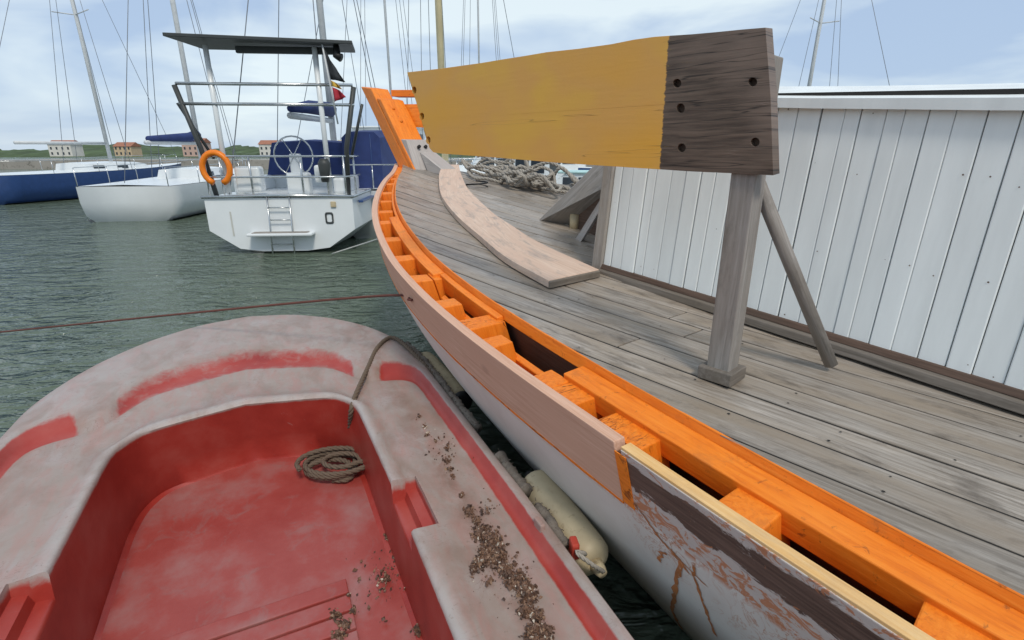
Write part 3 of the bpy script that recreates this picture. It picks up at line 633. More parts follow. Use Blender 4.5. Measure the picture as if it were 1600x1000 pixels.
V = []; G = []; RED = []; LITE = []; npf = len(PR)
def addside(mir):
    base = len(V)
    for i in range(NH):
        tg = TG[i]; innotch = 3 - 1e-6 <= tg <= 4 + 1e-6; gro = (1.0 if tg < 9.6 else .62) if not (9.6 < tg < 11.15) else 0.1
        for j, (pl, z, nzv, rd) in enumerate(PR):
            s, l = pl[i]; 
            if mir: l = 2 * CL - l
            zz = z; rr = rd
            if innotch and 18 <= j <= 25: zz = nzv; rr = 1.0
            elif (abs(tg - 2) < .01 or abs(tg - 5) < .01) and 18 <= j <= 23: rr = .15
            if 9 <= j <= 13: rr *= gro
            if tg > 8.2 and j in (10, 11) and 9.6 < tg < 11.15: zz += .03
            zz += .006 * math.sin(s * 2.3 + j) * .5
            V.append(RW(s, l, zz)); G.append((s, l, zz)); RED.append(rr); LITE.append({20: .25, 21: .6, 22: .75, 23: .6, 7: .3, 8: .3}.get(j, 0.) * (0 if (innotch and j > 17) else 1))
    return base
b1 = addside(False); b2 = addside(True); Fc = []
for base, fl in ((b1, 0), (b2, 1)):
    for i in range(NH - 1):
        for j in range(npf - 1):
            q = (base + i * npf + j, base + i * npf + j + 1, base + (i + 1) * npf + j + 1, base + (i + 1) * npf + j); Fc.append(q if fl else q[::-1])
m, nt, b = newmat('worn_red_gelcoat'); B = NB(nt); rd = B.attr('red'); v = B.coord('gc')
n1 = B.noise(v, 3.2, 5, .6); n2 = B.noise(v, 22, 6, .7); n3 = B.noise(B.coord('gc', (2, 6, 3)), 3.0, 4, .6, .6)
red = B.ramp(n1, [(.28, (.26, .019, .013)), (.5, (.34, .034, .023)), (.75, (.38, .075, .058))])
pale = B.ramp(n1, [(.25, (.27, .205, .17)), (.5, (.325, .26, .228)), (.75, (.36, .30, .285))])
pink = B.ramp(n3, [(.42, 0.), (.7, .7)]); pale = B.mix(pink, pale, (.37, .20, .17)); sk = B.noise(B.coord('gc', (3, 1.2, 2)), 5, 3, .5, 2.2); sm = B.ramp(n1, [(.45, 0.), (.6, 1.)]); pale = B.mix(B.math('MULTIPLY', B.ramp(sk, [(.494, 0.), (.499, .6), (.503, .6), (.508, 0.)]), sm), pale, (.17, .10, .08)); pale = B.mix(B.math('MULTIPLY', B.attr('lite'), B.ramp(B.noise(v, 7, 6, .7), [(.3, .35), (.7, 1.)])), pale, (.42, .395, .38)); stn = B.ramp(B.noise(B.coord('gc', (1.5, 3, 1)), 1.8, 5, .65, .5), [(.48, 0.), (.72, .75)]); pale = B.mix(stn, pale, (.235, .155, .12))
spk = B.ramp(B.noise(v, 45, 5, .7), [(.62, 0.), (.7, .7)]); pale = B.mix(spk, pale, (.22, .16, .13))
gr = B.ramp(B.noise(v, 9, 6, .75), [(.55, 0.), (.75, .4)]); pale = B.mix(gr, pale, (.2, .15, .12))
fac = B.math('ADD', rd, B.math('MULTIPLY', B.math('SUBTRACT', B.noise(v, 12, 7, .72, .4), .5), .7)); lin = B.noise(B.coord('gc', (30, 1.2, 3)), 3.0, 3, .6, 1.5); pale = B.mix(B.ramp(lin, [(.70, 0.), (.74, .45)]), pale, (.2, .13, .11))
gsep = B.n('ShaderNodeSeparateXYZ'); B.link(B.n('ShaderNodeAttribute', attribute_name='gc').outputs['Vector'], gsep.inputs[0])
band = B.ramp(gsep.outputs['Y'], [(.17, 0.), (.26, 1.), (.38, 0.)]); bn = B.math('MULTIPLY', band, B.ramp(B.noise(v, 6, 6, .7, .6), [(.38, 0.), (.62, .8)])); pale = B.mix(bn, pale, (.2, .115, .085))
col = B.mix(B.ramp(fac, [(.3, 0.), (.6, 1.)]), pale, red); col = B.mix(B.ramp(lin, [(.24, .3), (.3, 0.)]), col, (.42, .30, .28))
B.link(col, b.inputs['Base Color']); b.inputs['Roughness'].default_value = .42; B.link(B.bump(B.math('ADD', n2, n1), .12, .006), b.inputs['Normal']); M['redgel'] = m
rboat = empty('red_boat', RW(-2, CL, -1.95)); bpy.context.view_layer.update()
tag(rboat, 'weathered red and pale open boat in the foreground with rope and debris', 'boat')
o = obj('moulded_hull', V, Fc, M['redgel'], None, True, G, attrs={'red': RED, 'lite': LITE}); local(o, rboat)
me = o.data; bm = bmesh.new(); bm.from_mesh(me); bmesh.ops.remove_doubles(bm, verts=bm.verts[:], dist=.0004); bm.to_mesh(me); bm.free(); me.set_sharp_from_angle(angle=R(52))
# floor
m, nt, b = newmat('red_floor_paint'); B = NB(nt); v = B.coord('gc'); n1 = B.noise(v, 2.6, 5, .6); n2 = B.noise(v, 18, 6, .75, .5); n4 = B.noise(v, 6, 5, .7, .8)
col = B.ramp(n1, [(.3, (.29, .038, .03)), (.48, (.33, .06, .05)), (.68, (.34, .15, .14))])
col = B.mix(B.ramp(n4, [(.55, 0.), (.72, .6)]), col, (.27, .14, .13)); col = B.mix(B.ramp(n2, [(.66, 0.), (.72, .8)]), col, (.22, .15, .1))
B.link(col, b.inputs['Base Color']); b.inputs['Roughness'].default_value = .4; B.link(B.bump(n2, .25, .005), b.inputs['Normal']); M['redfloor'] = m
l4 = LP['L4']; V = []; G = []; n = NH; nc = 9
for i in range(n):
    s, l = l4[i]; l += .02
    for k in range(nc): ll = l + (2 * CL - 2 * l) * k / (nc - 1); V.append(RW(s, ll, -1.897)); G.append((s, ll, 0))
local(obj('cockpit_floor', V, [(i * nc + k, i * nc + k + 1, (i + 1) * nc + k + 1, (i + 1) * nc + k) for i in range(n - 1) for k in range(nc - 1)], M['redfloor'], None, False, G), rboat)
# slatted floor panel
q0 = tuple(PZ(553, 962, -1.885)); r_ = np.array(q0[:2]) - RO; s0, l0 = r_ @ E1, r_ @ E2
s = s0 + .22
while s > -4.6:
    local(hexa('floor_slat', [RW(s, l0, -1.896), RW(s - .085, l0, -1.896), RW(s - .085, 2 * CL - l0, -1.896), RW(s, 2 * CL - l0, -1.896), RW(s, l0, -1.88), RW(s - .085, l0, -1.88), RW(s - .085, 2 * CL - l0, -1.88), RW(s, 2 * CL - l0, -1.88)], M['redfloor'], None, .004), rboat); s -= .1
# dirt clumps where the floor meets the wall
def chips(name, spots, zrel, mat, size, seed, onz=0):
    rs = np.random.RandomState(seed); V = []; Fc = []; CO = []
    for (u, v_, rad, cnt) in spots:
        for _ in range(int(cnt * 5.0)):
            a = rs.rand() * 6.283; rr = min(abs(rs.randn()) * .55, 1.6) * rad; p = PZ(u + rr * math.cos(a), v_ + rr * math.sin(a) * .9, zrel)
            sz = size * (.3 + rs.rand() ** 3 * 2.0); b0 = len(V); M3 = rs.randn(3, 3); qv, _r = np.linalg.qr(M3); h = rs.rand() * onz * max(0, 1 - rr / max(rad, .1))
            cub = np.array([(1, 0, 0), (-1, 0, 0), (0, 1, 0), (0, -1, 0), (0, 0, .55), (0, 0, -.55)], float) * sz * (.6 + rs.rand(6, 1) * .6)
            c = p + [0, 0, sz * .4 + h]; V += [c + qv @ x for x in cub]; Fc += [tuple(b0 + x for x in f) for f in ((0, 2, 4), (2, 1, 4), (1, 3, 4), (3, 0, 4), (2, 0, 5), (1, 2, 5), (3, 1, 5), (0, 3, 5))]; CO += [rs.rand()] * 6
    o = obj(name, V, Fc, mat, None, False, attrs={'cv': CO}); o['kind'] = 'stuff'; return o
m, nt, b = newmat('shell_debris'); B = NB(nt); col = B.ramp(B.attr('cv'), [(.0, (.045, .024, .016)), (.45, (.11, .055, .033)), (.8, (.17, .09, .055)), (.955, (.26, .16, .10)), (.975, (.55, .48, .40))])
B.link(col, b.inputs['Base Color']); b.inputs['Roughness'].default_value = .6; M['debris'] = m
sp = [(655, 652, 6, 10), (664, 668, 5, 12), (668, 680, 6, 10), (680, 690, 4, 6), (697, 722, 6, 18), (703, 735, 5, 24), (708, 746, 3, 10), (722, 775, 4, 14), (733, 800, 8, 45), (744, 813, 7, 40), (752, 832, 13, 120), (768, 846, 16, 200), (760, 868, 14, 150), (748, 880, 10, 80), (778, 870, 16, 170), (788, 888, 12, 110), (806, 905, 13, 160), (820, 920, 15, 200), (828, 935, 11, 120), (823, 955, 12, 130), (815, 958, 7, 30), (838, 965, 10, 120), (836, 985, 13, 160), (850, 985, 10, 110), (848, 1010, 16, 200), (830, 1000, 12, 80), (740, 893, 10, 12), (765, 910, 12, 8), (700, 700, 50, 22), (800, 900, 60, 40), (760, 800, 30, 14), (860, 1045, 20, 260)]
o = chips('shell_debris', sp, -1.439, M['debris'], .0052, 5, .010); o['label'] = 'brown shell and rust debris along the side deck of the red boat'; o['category'] = 'debris'
sp2 = [(607, 840, 5, 40), (621, 872, 6, 60), (638, 918, 6, 50), (655, 985, 8, 60), (551, 955, 4, 30), (540, 975, 10, 40), (530, 992, 10, 60), (545, 930, 3, 14), (525, 962, 10, 36), (600, 905, 60, 40)]
o = chips('floor_grit', sp2, -1.882, M['debris'], .006, 9); o['label'] = 'scattered brown grit on the red cockpit floor'; o['category'] = 'grit'
# small red box added in place of a dark red fold in the groove
q = PZ(843, 822, -1.38); 
local(box('groove_fold', (q[0], q[1], q[2] + .0), (.022, .06, .05), M['redgel'], None, .006, RH), rboat)
# rope on the red boat
pts = [PZ(519, 750, -1.87), PZ(545, 748, -1.865), PZ(556, 728, -1.86), PZ(551, 706, -1.85), PZ(546, 690, -1.78), PZ(547, 664, -1.62), PZ(549, 640, -1.47), PZ(556, 617, -1.42), PZ(567, 592, -1.40), PZ(578, 568, -1.385), PZ(588, 546, -1.37), PZ(602, 531, -1.362), PZ(614, 527.5, -1.36), PZ(628, 535, -1.362), PZ(645, 551, -1.365), PZ(662, 569, -1.385), PZ(680, 590, -1.41)]
o = rope('mooring_rope', spline(pts, 6), .0165, M['rope'], n=7); tag(o, 'brown rope draped over the bow rim of the red boat', 'rope')
V, Fc, G = [], [], []; pts = []
cq = PZ(527, 735, -1.87); 
for k in range(70):
    a = k * .42; f = k / 70; ra = .155 - .02 * math.sin(a * .37) - .05 * ((k // 15) % 2); pts.append(cq + np.array([ra * 1.25 * math.cos(a) - .03 * math.sin(a * .23), ra * .85 * math.sin(a) + .02 * math.cos(a * .31), .012 + .028 * (k / 15.0) * .55]))
rope('', spline(pts, 3), .0165, None, V=V, Fc=Fc, G=G, make=False, n=6)
o = obj('rope_coil', V, Fc, M['rope'], None, True, G); tag(o, 'coil of brown rope on the floor of the red boat', 'rope')
# frayed grey rope rail outside the rim
def frayed(name, s0_, s1_, r, label, seed):
    rs = random.Random(seed); pts = []; 
    for s in np.arange(s0_, s1_, -.05):
        l = float(np.interp(-s, -LP['L0'][:, 0][::1][::-1] if False else -LP['L0'][::-1][:, 0][::-1][::-1], LP['L0'][::-1][:, 1])) if False else float(np.interp(s, LP['L0'][:, 0], LP['L0'][:, 1]))
        pts.append(RW(s, l - .022 + rs.uniform(-.006, .006), -1.405 + rs.uniform(-.008, .008)))
    pts = spline(pts, 4); V, Fc, G = tubeg(pts, [r * rs.uniform(.75, 1.2) for _ in pts], 7)
    for _ in range(int(len(pts) * 5)):
        p = pts[rs.randrange(len(pts))]; a = rs.uniform(0, 6.28); d = np.array([rs.gauss(0, 1), rs.gauss(0, 1), rs.gauss(0, .7)]); d /= np.linalg.norm(d)
        p0 = p + d * r * .9; p1 = p0 + d * r * .3 + np.array([rs.gauss(0, .006), rs.gauss(0, .006), rs.gauss(-.005, .005)])
        tubeg([p0, (p0 + p1) / 2 + d * .004, p1], .0022, 3, V, Fc, G)
    o = obj(name, V, Fc, M['fray'], None, True, G); tag(o, label, 'rope', 'frayed ropes along the rim of the red boat'); return o
frayed('frayed_rope', .42, -1.0, .026, 'frayed grey rope along the rim of the red boat beside the upper fender', 1)
frayed('frayed_rope', -1.28, -1.58, .03, 'short frayed grey rope on the rim above the cream fender', 2)
frayed('frayed_rope', -1.68, -1.95, .022, 'frayed grey rope between the rim and the cream fender', 4)
# fenders
def lathe_along(name, a, bq, prof, mat, parent=None, n=20):
    a = np.array(a); bq = np.array(bq); pts = [a + (bq - a) * f for f, _ in prof]; V, Fc, G = tubeg(pts, [r for _, r in prof], n); return obj(name, V, Fc, mat, parent, True, G)
fprof = lambda r: [(0, .02), (.0, r * .45), (.025, r * .78), (.06, r * .95), (.11, r), (.5, r * 1.01), (.89, r), (.94, r * .95), (.975, r * .78), (1, r * .42), (1.0, .02)]
def fender(name, a, bq, r, label, mat):
    e = empty(name, a); bpy.context.view_layer.update()
    local(lathe_along('body', a, bq, fprof(r), mat), e); d = (np.array(bq) - np.array(a)); L = np.linalg.norm(d); d /= L
    local(lathe_along('end_eye', np.array(bq) - d * .01, np.array(bq) + d * .05, [(0, .03), (.6, .026), (1, .018)], M['cream'] if mat is M['cream'] else M['black'], None, 10), e)
    local(lathe_along('end_eye', np.array(a) - d * .05, np.array(a) + d * .01, [(0, .018), (.4, .026), (1, .03)], M['black'], None, 10), e)
    return tag(e, label, 'fender')
f1a = RW(-1.46, -.105, -1.455); f1b = RW(-1.98, -.105, -1.50)
fender('cream_fender', f1a, f1b, .085, 'dirty cream cylindrical fender between the red boat and the white hull', M['cream'])
M['oldfoam'] = paint('old_foam', (.36, .29, .18), .75, .3, (.2, .15, .09), scale=6, mott=.2, grain=.5)
# upper fender: half round log with hollow black end
a = RW(.28, -.085, -1.475); bq = RW(-.46, -.11, -1.50); e = empty('foam_fender', a); bpy.context.view_layer.update()
local(lathe_along('body', a, bq, [(0, .01), (0, .05), (.06, .068), (.2, .075), (.8, .078), (.97, .072), (1, .06)], M['oldfoam']), e)
local(lathe_along('hollow_end', np.array(bq) + (np.array(bq) - a) * -.004, np.array(bq) + (np.array(bq) - a) * .05, [(0, .055), (.3, .072), (.9, .07), (1, .05)], M['black']), e)
tag(e, 'tan foam fender with a black end lying outside the bow of the red boat', 'fender')
q = PZ(897, 856, -1.40); o = box('red_bracket', (q[0] + .0, q[1] + .0, q[2] - .0), (.03, .055, .07), paint('red_plastic', (.42, .05, .03), .4), None, .008, RH - .3); local(o, rboat)
pts = [RW(-1.97, -.06, -1.44), RW(-2.0, -.03, -1.40), RW(-2.0, .0, -1.385)]; o = rope('fender_lanyard', spline(pts + [RW(-2.04, -.05, -1.43), RW(-2.03, -.105, -1.49)], 5), .009, M['ropegrey'], n=5); tag(o, 'grey lanyard tying the cream fender to the rim', 'rope')

# orange paint run down the hull
def run(t0, d0, d1, wid, drift, seed):
    rs = random.Random(seed); V = []; n = 26; x = t0
    for i in range(n):
        f = i / (n - 1); x += rs.uniform(-.006, .006) + drift / n; ww = wid * rs.uniform(.5, 1.3); dz = d0 + (d1 - d0) * f
        V += [HS(x - ww, dz, -.002), HS(x + ww, dz, -.002)]
    bpart(obj('paint_run', V, [(2 * i, 2 * i + 1, 2 * i + 3, 2 * i + 2) for i in range(n - 1)], M['rustrun']))
M['rustrun'] = paint('rust_orange_run', (.45, .17, .06), .6, .15, (.5, .42, .36), scale=12, mott=.3)
run(5.74, -.31, -1.05, .011, -.36, 1)
run(5.62, -.27, -.33, .010, .16, 2)
run(5.66, -.33, -.42, .008, -.04, 7)
run(5.56, -.2, -.34, .007, .22, 8)
run(5.78, -.28, -.62, .006, -.05, 3)

# ================================================================== mooring lines
def line(name, pts, r, mat, label): o = tube(name, spline(pts, 8), r, mat, None, 6); return tag(o, label, 'rope')
line('mooring_line', [PD(-80, 527, 5.3), PD(519, 468, 3.6), HS(3.83, -.10, -.004)], .0085, M['ropered'], 'dark red line stretched low over the water to the wooden hull')
line('mooring_line', [PD(519, 396.5, 10.15), PD(519, 396.5, 10.15) * .5 + HS(1.1, -.2, -.01, -1) * .5 - np.array([0, 0, .02]), HS(1.1, -.2, -.01, -1)], .013, M['ropewhite'], 'white rope from the sailing yacht stern to the wooden bow')

# ================================================================== other boats
def loft(name, secs, mat, parent, smooth=True, capends=True):
    k = len(secs[0]); V = [p for s in secs for p in s]; n = len(secs)
    Fc = [(i * k + a, i * k + a + 1, (i + 1) * k + a + 1, (i + 1) * k + a) for i in range(n - 1) for a in range(k - 1)]
    if capends: Fc += [tuple(range(k)), tuple((n - 1) * k + a for a in reversed(range(k)))]
    return fixn(obj(name, V, Fc, mat, parent, smooth))
def boat_hull(root, L, Bm, fb, mat, deckmat, stern=.85, anti=None):
    """local coords: bow +Y, waterline z=0"""
    secs = []; N = 16
    for i in range(N + 1):
        f = i / N; y = -L / 2 + L * f; hb = Bm / 2 * (stern + (1 - stern) * math.sin(min(f / .45, 1) * math.pi / 2)) * (1 - max(0, (f - .45) / .55) ** 2.2); hb = max(hb, .02); zt = fb * (1 + .25 * f * f)
        prof = [(-hb, zt), (-hb * .995, zt * .55), (-hb * .93, .18), (-hb * .72, -.05), (-hb * .3, -.3), (0, -.36), (hb * .3, -.3), (hb * .72, -.05), (hb * .93, .18), (hb * .995, zt * .55), (hb, zt)]
        sh = .0 if f < .5 else (f - .5) * .0
        secs.append([(x, y + (zt - z) * -.25 * (f > .9) * (f - .9) * 10, z) for x, z in prof])
    h = loft('hull', secs, mat, root, True)
    V = []; 
    for s in secs: V += [(s[0][0] * .985, s[0][1], s[0][2] + .01), (0, s[0][1], s[0][2] + .05), (s[-1][0] * .985, s[0][1], s[0][2] + .01)]
    obj('deck', V, [(i * 3 + k, i * 3 + k + 1, i * 3 + k + 4, i * 3 + k + 3) for i in range(N) for k in range(2)], deckmat, root)
    st = []
    for s in secs: st += [(s[3][0] * 1.012, s[3][1], s[3][2]), (s[2][0] * 1.012, s[2][1], s[2][2] - .12)]
    obj('boot_stripe', st, [(2 * i, 2 * i + 1, 2 * i + 3, 2 * i + 2) for i in range(N)], M['dark'], root); 
    st = [(-x, y, z) for x, y, z in st]; obj('boot_stripe', st, [(2 * i, 2 * i + 1, 2 * i + 3, 2 * i + 2) for i in range(N)], M['dark'], root)
    return secs
def sail_boat(name, loc, rz, L, label, mastmat, hullmat, masth=11, mr=.09, cover=None, wires=True, my=.6, group='sailing boats moored in the harbour'):
    r = empty(name, loc, rz); Bm = L * .31; fb = L * .105; secs = boat_hull(r, L, Bm, fb, hullmat, M['gel'])
    cs = []
    for y, w, h in ((-L * .12, Bm * .28, .38), (L * .05, Bm * .28, .42), (L * .2, Bm * .22, .36), (L * .28, Bm * .12, .08)): cs.append([(-w, y, fb), (-w * .85, y, fb + h), (0, y, fb + h + .06), (w * .85, y, fb + h), (w, y, fb)])
    loft('coachroof', cs, M['gel'], r, False)
    for sg in (-1, 1):
        for y in (-L * .06, L * .06): 
            x = sg * (Bm * .28 * .93 + .012); obj('window', [(x, y - .3, fb + .14), (x, y + .3, fb + .14), (x - sg * .02, y + .3, fb + .3), (x - sg * .02, y - .3, fb + .3)], [(0, 1, 2, 3)], M['glass'], r)
    tube('mast', [(0, L * .08, fb), (0, L * .075, fb + masth * .5), (0, L * .06, fb + masth)], [mr, mr, mr * .8], mastmat, r, 10)
    tube('boom', [(0, L * .07, fb + 1.35), (0, -L * .32, fb + 1.3)], .07, mastmat, r, 8)
    if cover: tube('sail_cover', [(0, L * .07, fb + 1.65), (0, L * .0, fb + 1.55), (0, -L * .3, fb + 1.42)], [.2, .17, .09], cover, r, 9)
    if wires:
        top = (0, L * .06, fb + masth)
        for p in ((0, L * .49, fb * 1.25), (0, -L * .49, fb + .1), (-Bm * .48, L * .04, fb), (Bm * .48, L * .04, fb), (-Bm * .47, -L * .03, fb), (Bm * .47, -L * .03, fb)): tube('shroud', [p, top], .012, M['wire'], r, 5)
        for sg in (-1, 1): tube('spreader', [(0, L * .07, fb + masth * .55), (sg * Bm * .3, L * .05, fb + masth * .56)], .025, mastmat, r, 6)
    for sg in (-1, 1):
        pts = [(sg * abs(s[0][0]) * .96, s[0][1], s[0][2] + .55) for s in secs[:-1:3]]; tube('lifeline', pts, .012, M['steel'], r, 5)
        for p in pts: tube('stanchion', [(p[0], p[1], p[2] - .55), p], .014, M['steel'], r, 5)
    tag(r, label, 'sailboat', group); return r
def motor_boat(name, loc, rz, L, label, hullmat=None, roof=None, group='motorboats moored in the harbour'):
    r = empty(name, loc, rz); hullmat = hullmat or M['gel']; Bm = L * .36; fb = L * .13; boat_hull(r, L, Bm, fb, hullmat, M['gel'])
    y0, y1, w, h = -L * .12, L * .2, Bm * .36, L * .19
    cs = [[(-w, y0, fb), (-w * .9, y0, fb + h), (w * .9, y0, fb + h), (w, y0, fb)], [(-w, y1 - .35, fb), (-w * .88, y1 - .6, fb + h), (w * .88, y1 - .6, fb + h), (w, y1 - .35, fb)], [(-w * .9, y1, fb), (-w * .8, y1 - .02, fb + h * .35), (w * .8, y1 - .02, fb + h * .35), (w * .9, y1, fb)]]
    loft('cabin', cs, M['gel'], r, False)
    box('roof', (0, (y0 + y1 - .6) / 2, fb + h + .03), (w * 2.0, (y1 - y0) - .2, .06), roof or M['gel'], r, .02)
    for sg in (-1, 1):
        for k in range(2):
            ya = y0 + .15 + k * (y1 - y0 - .6) / 2; yb_ = ya + (y1 - y0 - .6) / 2 - .1; x = sg * (w * .94 + .015)
            obj('window', [(x + sg * .02, ya, fb + h * .42), (x + sg * .02, yb_, fb + h * .42), (x - sg * .02, yb_, fb + h * .88), (x - sg * .02, ya, fb + h * .88)], [(0, 1, 2, 3)], M['glass'], r)
    obj('windscreen', [(-w * .8, y1 - .15, fb + h * .42), (w * .8, y1 - .15, fb + h * .42), (w * .78, y1 - .52, fb + h * .92), (-w * .78, y1 - .52, fb + h * .92)], [(0, 1, 2, 3)], M['glass'], r)
    obj('rear_window', [(-w * .7, y0 - .012, fb + h * .4), (w * .7, y0 - .012, fb + h * .4), (w * .68, y0 - .012, fb + h * .88), (-w * .68, y0 - .012, fb + h * .88)], [(0, 1, 2, 3)], M['glass'], r)
    pts = [(-Bm * .42, L * .1, fb + .5), (-Bm * .3, L * .32, fb + .58), (0, L * .48, fb + .65), (Bm * .3, L * .32, fb + .58), (Bm * .42, L * .1, fb + .5)]
    tube('bow_rail', spline(pts, 4), .016, M['steel'], r, 6)
    for p in pts: tube('rail_post', [(p[0], p[1] * .98, p[2] - .52), p], .013, M['steel'], r, 5)
    tag(r, label, 'motorboat', group); return r

# ---- yacht with its stern to us on the left
ys = empty('sailing_yacht', (-4.78, 10.75, 0), R(5)); YL = 11.0
secs = []
for i in range(15):
    f = i / 14; y = YL * f; hb = 1.47 + .12 * math.sin(min(f / .5, 1) * math.pi / 2); hb *= (1 - max(0, (f - .45) / .55) ** 2.4); hb = max(hb, .02); zt = 1.14 + .25 * f * f; zk = .04 - .35 * min(f * 4, 1)
    secs.append([(-hb, y, zt), (-hb, y, .48), (-hb * .62, y, .10 - .1 * min(f * 4, 1)), (-hb * .3, y, zk), (hb * .3, y, zk), (hb * .62, y, .10 - .1 * min(f * 4, 1)), (hb, y, .48), (hb, y, zt)])
h = loft('hull', secs, M['gel'], ys, False); bevel(h, .03, 2)
V = []
for s in secs: V += [(s[0][0], s[0][1], s[0][2] + .012), (0, s[0][1], s[0][2] + .06), (s[-1][0], s[0][1], s[0][2] + .012)]
obj('deck', V, [(i * 3 + k, i * 3 + k + 1, i * 3 + k + 4, i * 3 + k + 3) for i in range(14) for k in range(2)], M['gel'], ys)
tube('toe_rail', [(-1.5, -.02, 1.16), (0, -.03, 1.19), (1.5, -.02, 1.16), (1.6, 5, 1.2)], .028, M['steel'], ys, 8)
# the letter that shows on the transom
V = []; nn = 20
for k in range(nn):
    a = 2 * math.pi * k / nn; cx, cz = .97, .72
    for rx, rz_ in ((.085, .12), (.05, .08)):
        px = max(-1, min(1, 1.25 * math.cos(a))); pz = max(-1, min(1, 1.2 * math.sin(a))); V.append((cx + rx * px, -.012, cz + rz_ * pz))
obj('letter', V, [(2 * k, 2 * k + 1, (2 * k + 3) % (2 * nn), (2 * k + 2) % (2 * nn)) for k in range(nn)], M['dark'], ys)
bx = box('stern_fitting', (1.08, -.02, 1.0), (.11, .03, .12), M['cream'], ys, .02)
# pushpit, gantry
for z in (1.55, 1.95): tube('pushpit_rail', spline([(-1.4, 1.4, z), (-1.38, .1, z), (0, .0, z), (1.35, .05, z), (1.4, 1.4, z)], 4), .02, M['steel'], ys, 7)
for x, y in ((-1.38, .1), (-.5, .04), (.5, .04), (1.0, .04), (1.35, .05), (1.4, .8), (-1.4, .8)): tube('pushpit_post', [(x, y, 1.12), (x, y, 1.95)], .02, M['steel'], ys, 7)
for sg in (-1, 1):
    tube('gantry_leg', [(sg * 1.34, .3, 1.15), (sg * 1.42, .15, 2.1), (sg * 1.68, .1, 3.25)], .05, M['dark'], ys, 8)
    tube('gantry_strut', [(sg * 1.4, .6, 1.9), (sg * 1.78, .3, 2.95)], .03, M['dark'], ys, 8)
for z in (2.92, 3.28): tube('gantry_bar', [(-1.65, .1, z), (1.66, .1, z)], .03, M['steel'], ys, 8)
tube('gantry_pole', [(1.02, .15, 1.2), (1.0, .12, 3.95)], .05, M['gel'], ys, 9); tube('gantry_pole', [(-1.02, .15, 1.2), (-1.0, .12, 3.95)], .05, M['gel'], ys, 9)
hexa('solar_panel', [(-1.5, -.35, 4.0), (1.78, -.2, 3.95), (1.55, 1.3, 4.05), (-1.5, 1.2, 4.05), (-1.5, -.35, 4.06), (1.78, -.2, 4.01), (1.55, 1.3, 4.11), (-1.5, 1.2, 4.11)], M['dark'], ys, .01)
box('panel_beam', (.45, .25, 3.9), (1.9, .09, .12), M['dark'], ys, .01); tube('stern_lamp', [(1.44, .0, 3.98), (1.44, -.02, 3.78), (1.52, -.04, 3.74)], [.05, .08, .08], M['black'], ys, 9)
for x, y, z, s_ in ((-.6, .25, 1.5, (.5, .3, .5)), (.35, .35, 1.4, (.45, .3, .45)), (.8, .3, 1.6, (.2, .2, .35))): box('deck_locker', (x, y, z), s_, M['gel'], ys, .05)
lathe_along('outboard_motor', (.95, .05, 1.45), (.98, .02, 1.9), [(0, .07), (.3, .1), (.8, .13), (1, .08)], M['dark'], ys, 10)
loft('coachroof', [[(-1.1, y, 1.15), (-.95, y, 1.15 + hh), (.95, y, 1.15 + hh), (1.1, y, 1.15)] for y, hh in ((2.6, .55), (5, .5), (7.2, .2))], M['gel'], ys, False)
loft('spray_hood', [[(-1.05, y, 1.5), (-.85, y, 1.5 + hh), (0, y, 1.55 + hh), (.85, y, 1.5 + hh), (1.05, y, 1.5)] for y, hh in ((2.5, .75), (3.2, .8), (3.9, .15))], M['navy'], ys, False)
for q in ((-.95, 1.5, -.1), (.95, 1.5, -.1)): pass
tube('mast', [(0, 5.2, 1.6), (0, 5.1, 13)], .09, M['alu'], ys, 10); tube('boom', [(0, 5.1, 2.9), (0, 1.4, 2.8)], .07, M['alu'], ys, 8); tube('sail_cover', [(0, 5.1, 3.2), (0, 3, 3.1), (0, 1.5, 2.95)], [.2, .16, .08], M['navy'], ys, 9)
for p in ((-1.0, .1, 1.2), (1.0, .1, 1.2), (-1.7, 5, 1.25), (1.7, 5, 1.25), (0, 10.9, 1.4), (1.65, 4.4, 1.25)): tube('shroud', [p, (0, 5.1, 13)], .011, M['wire'], ys, 5)
for sg in (-1, 1):
    for y in (2.2, 3.6, 5.0): box('hull_window', (sg * (1.575 if y > 3 else 1.555), y, .82), (.05, .7, .14), M['glass'], ys, .01)
    box('hull_stripe', (sg * 1.56, 3.2, 1.02), (.10, 5.6, .05), M['bluepaint'], ys, .01)
box('swim_step', (0, -.14, .42), (1.3, .28, .06), M['gel'], ys, .02); box('step_tread', (0, -.15, .455), (1.1, .2, .015), M['grey'], ys, .003)
for x in (-.22, .22): tube('boarding_ladder', [(x, -.05, 1.15), (x, -.1, .5), (x, -.16, -.1)], .016, M['steel'], ys, 6)
for z in (.2, .45, .7, .95): tube('ladder_rung', [(-.22, -.08, z), (.22, -.08, z)], .012, M['steel'], ys, 6)
tube('steering_wheel', [(.42 * math.cos(a), 1.3, 1.95 + .42 * math.sin(a)) for a in np.linspace(0, 6.283, 25)], .018, M['steel'], ys, 6)
for a in np.linspace(0, 3.1416, 4)[:-1]: tube('wheel_spoke', [(-.42 * math.cos(a), 1.3, 1.95 - .42 * math.sin(a)), (.42 * math.cos(a), 1.3, 1.95 + .42 * math.sin(a))], .01, M['steel'], ys, 5)
box('pedestal', (0, 1.42, 1.55), (.24, .2, .9), M['gel'], ys, .04)
tube('lifebuoy', [(-1.12 + .26 * math.cos(a), -.02, 1.72 + .3 * math.sin(a)) for a in np.linspace(-1.2, 4.34, 20)], .06, M['orange_plain'], ys, 8)
box('cockpit_coaming', (-1.05, 1.7, 1.33), (.25, 1.9, .35), M['gel'], ys, .06); box('cockpit_coaming', (1.05, 1.7, 1.33), (.25, 1.9, .35), M['gel'], ys, .06)
for x in (-1.0, .2): box('hull_stain', (x, -.006, .62), (.03, .004, .5), M['stainy'], ys, 0)
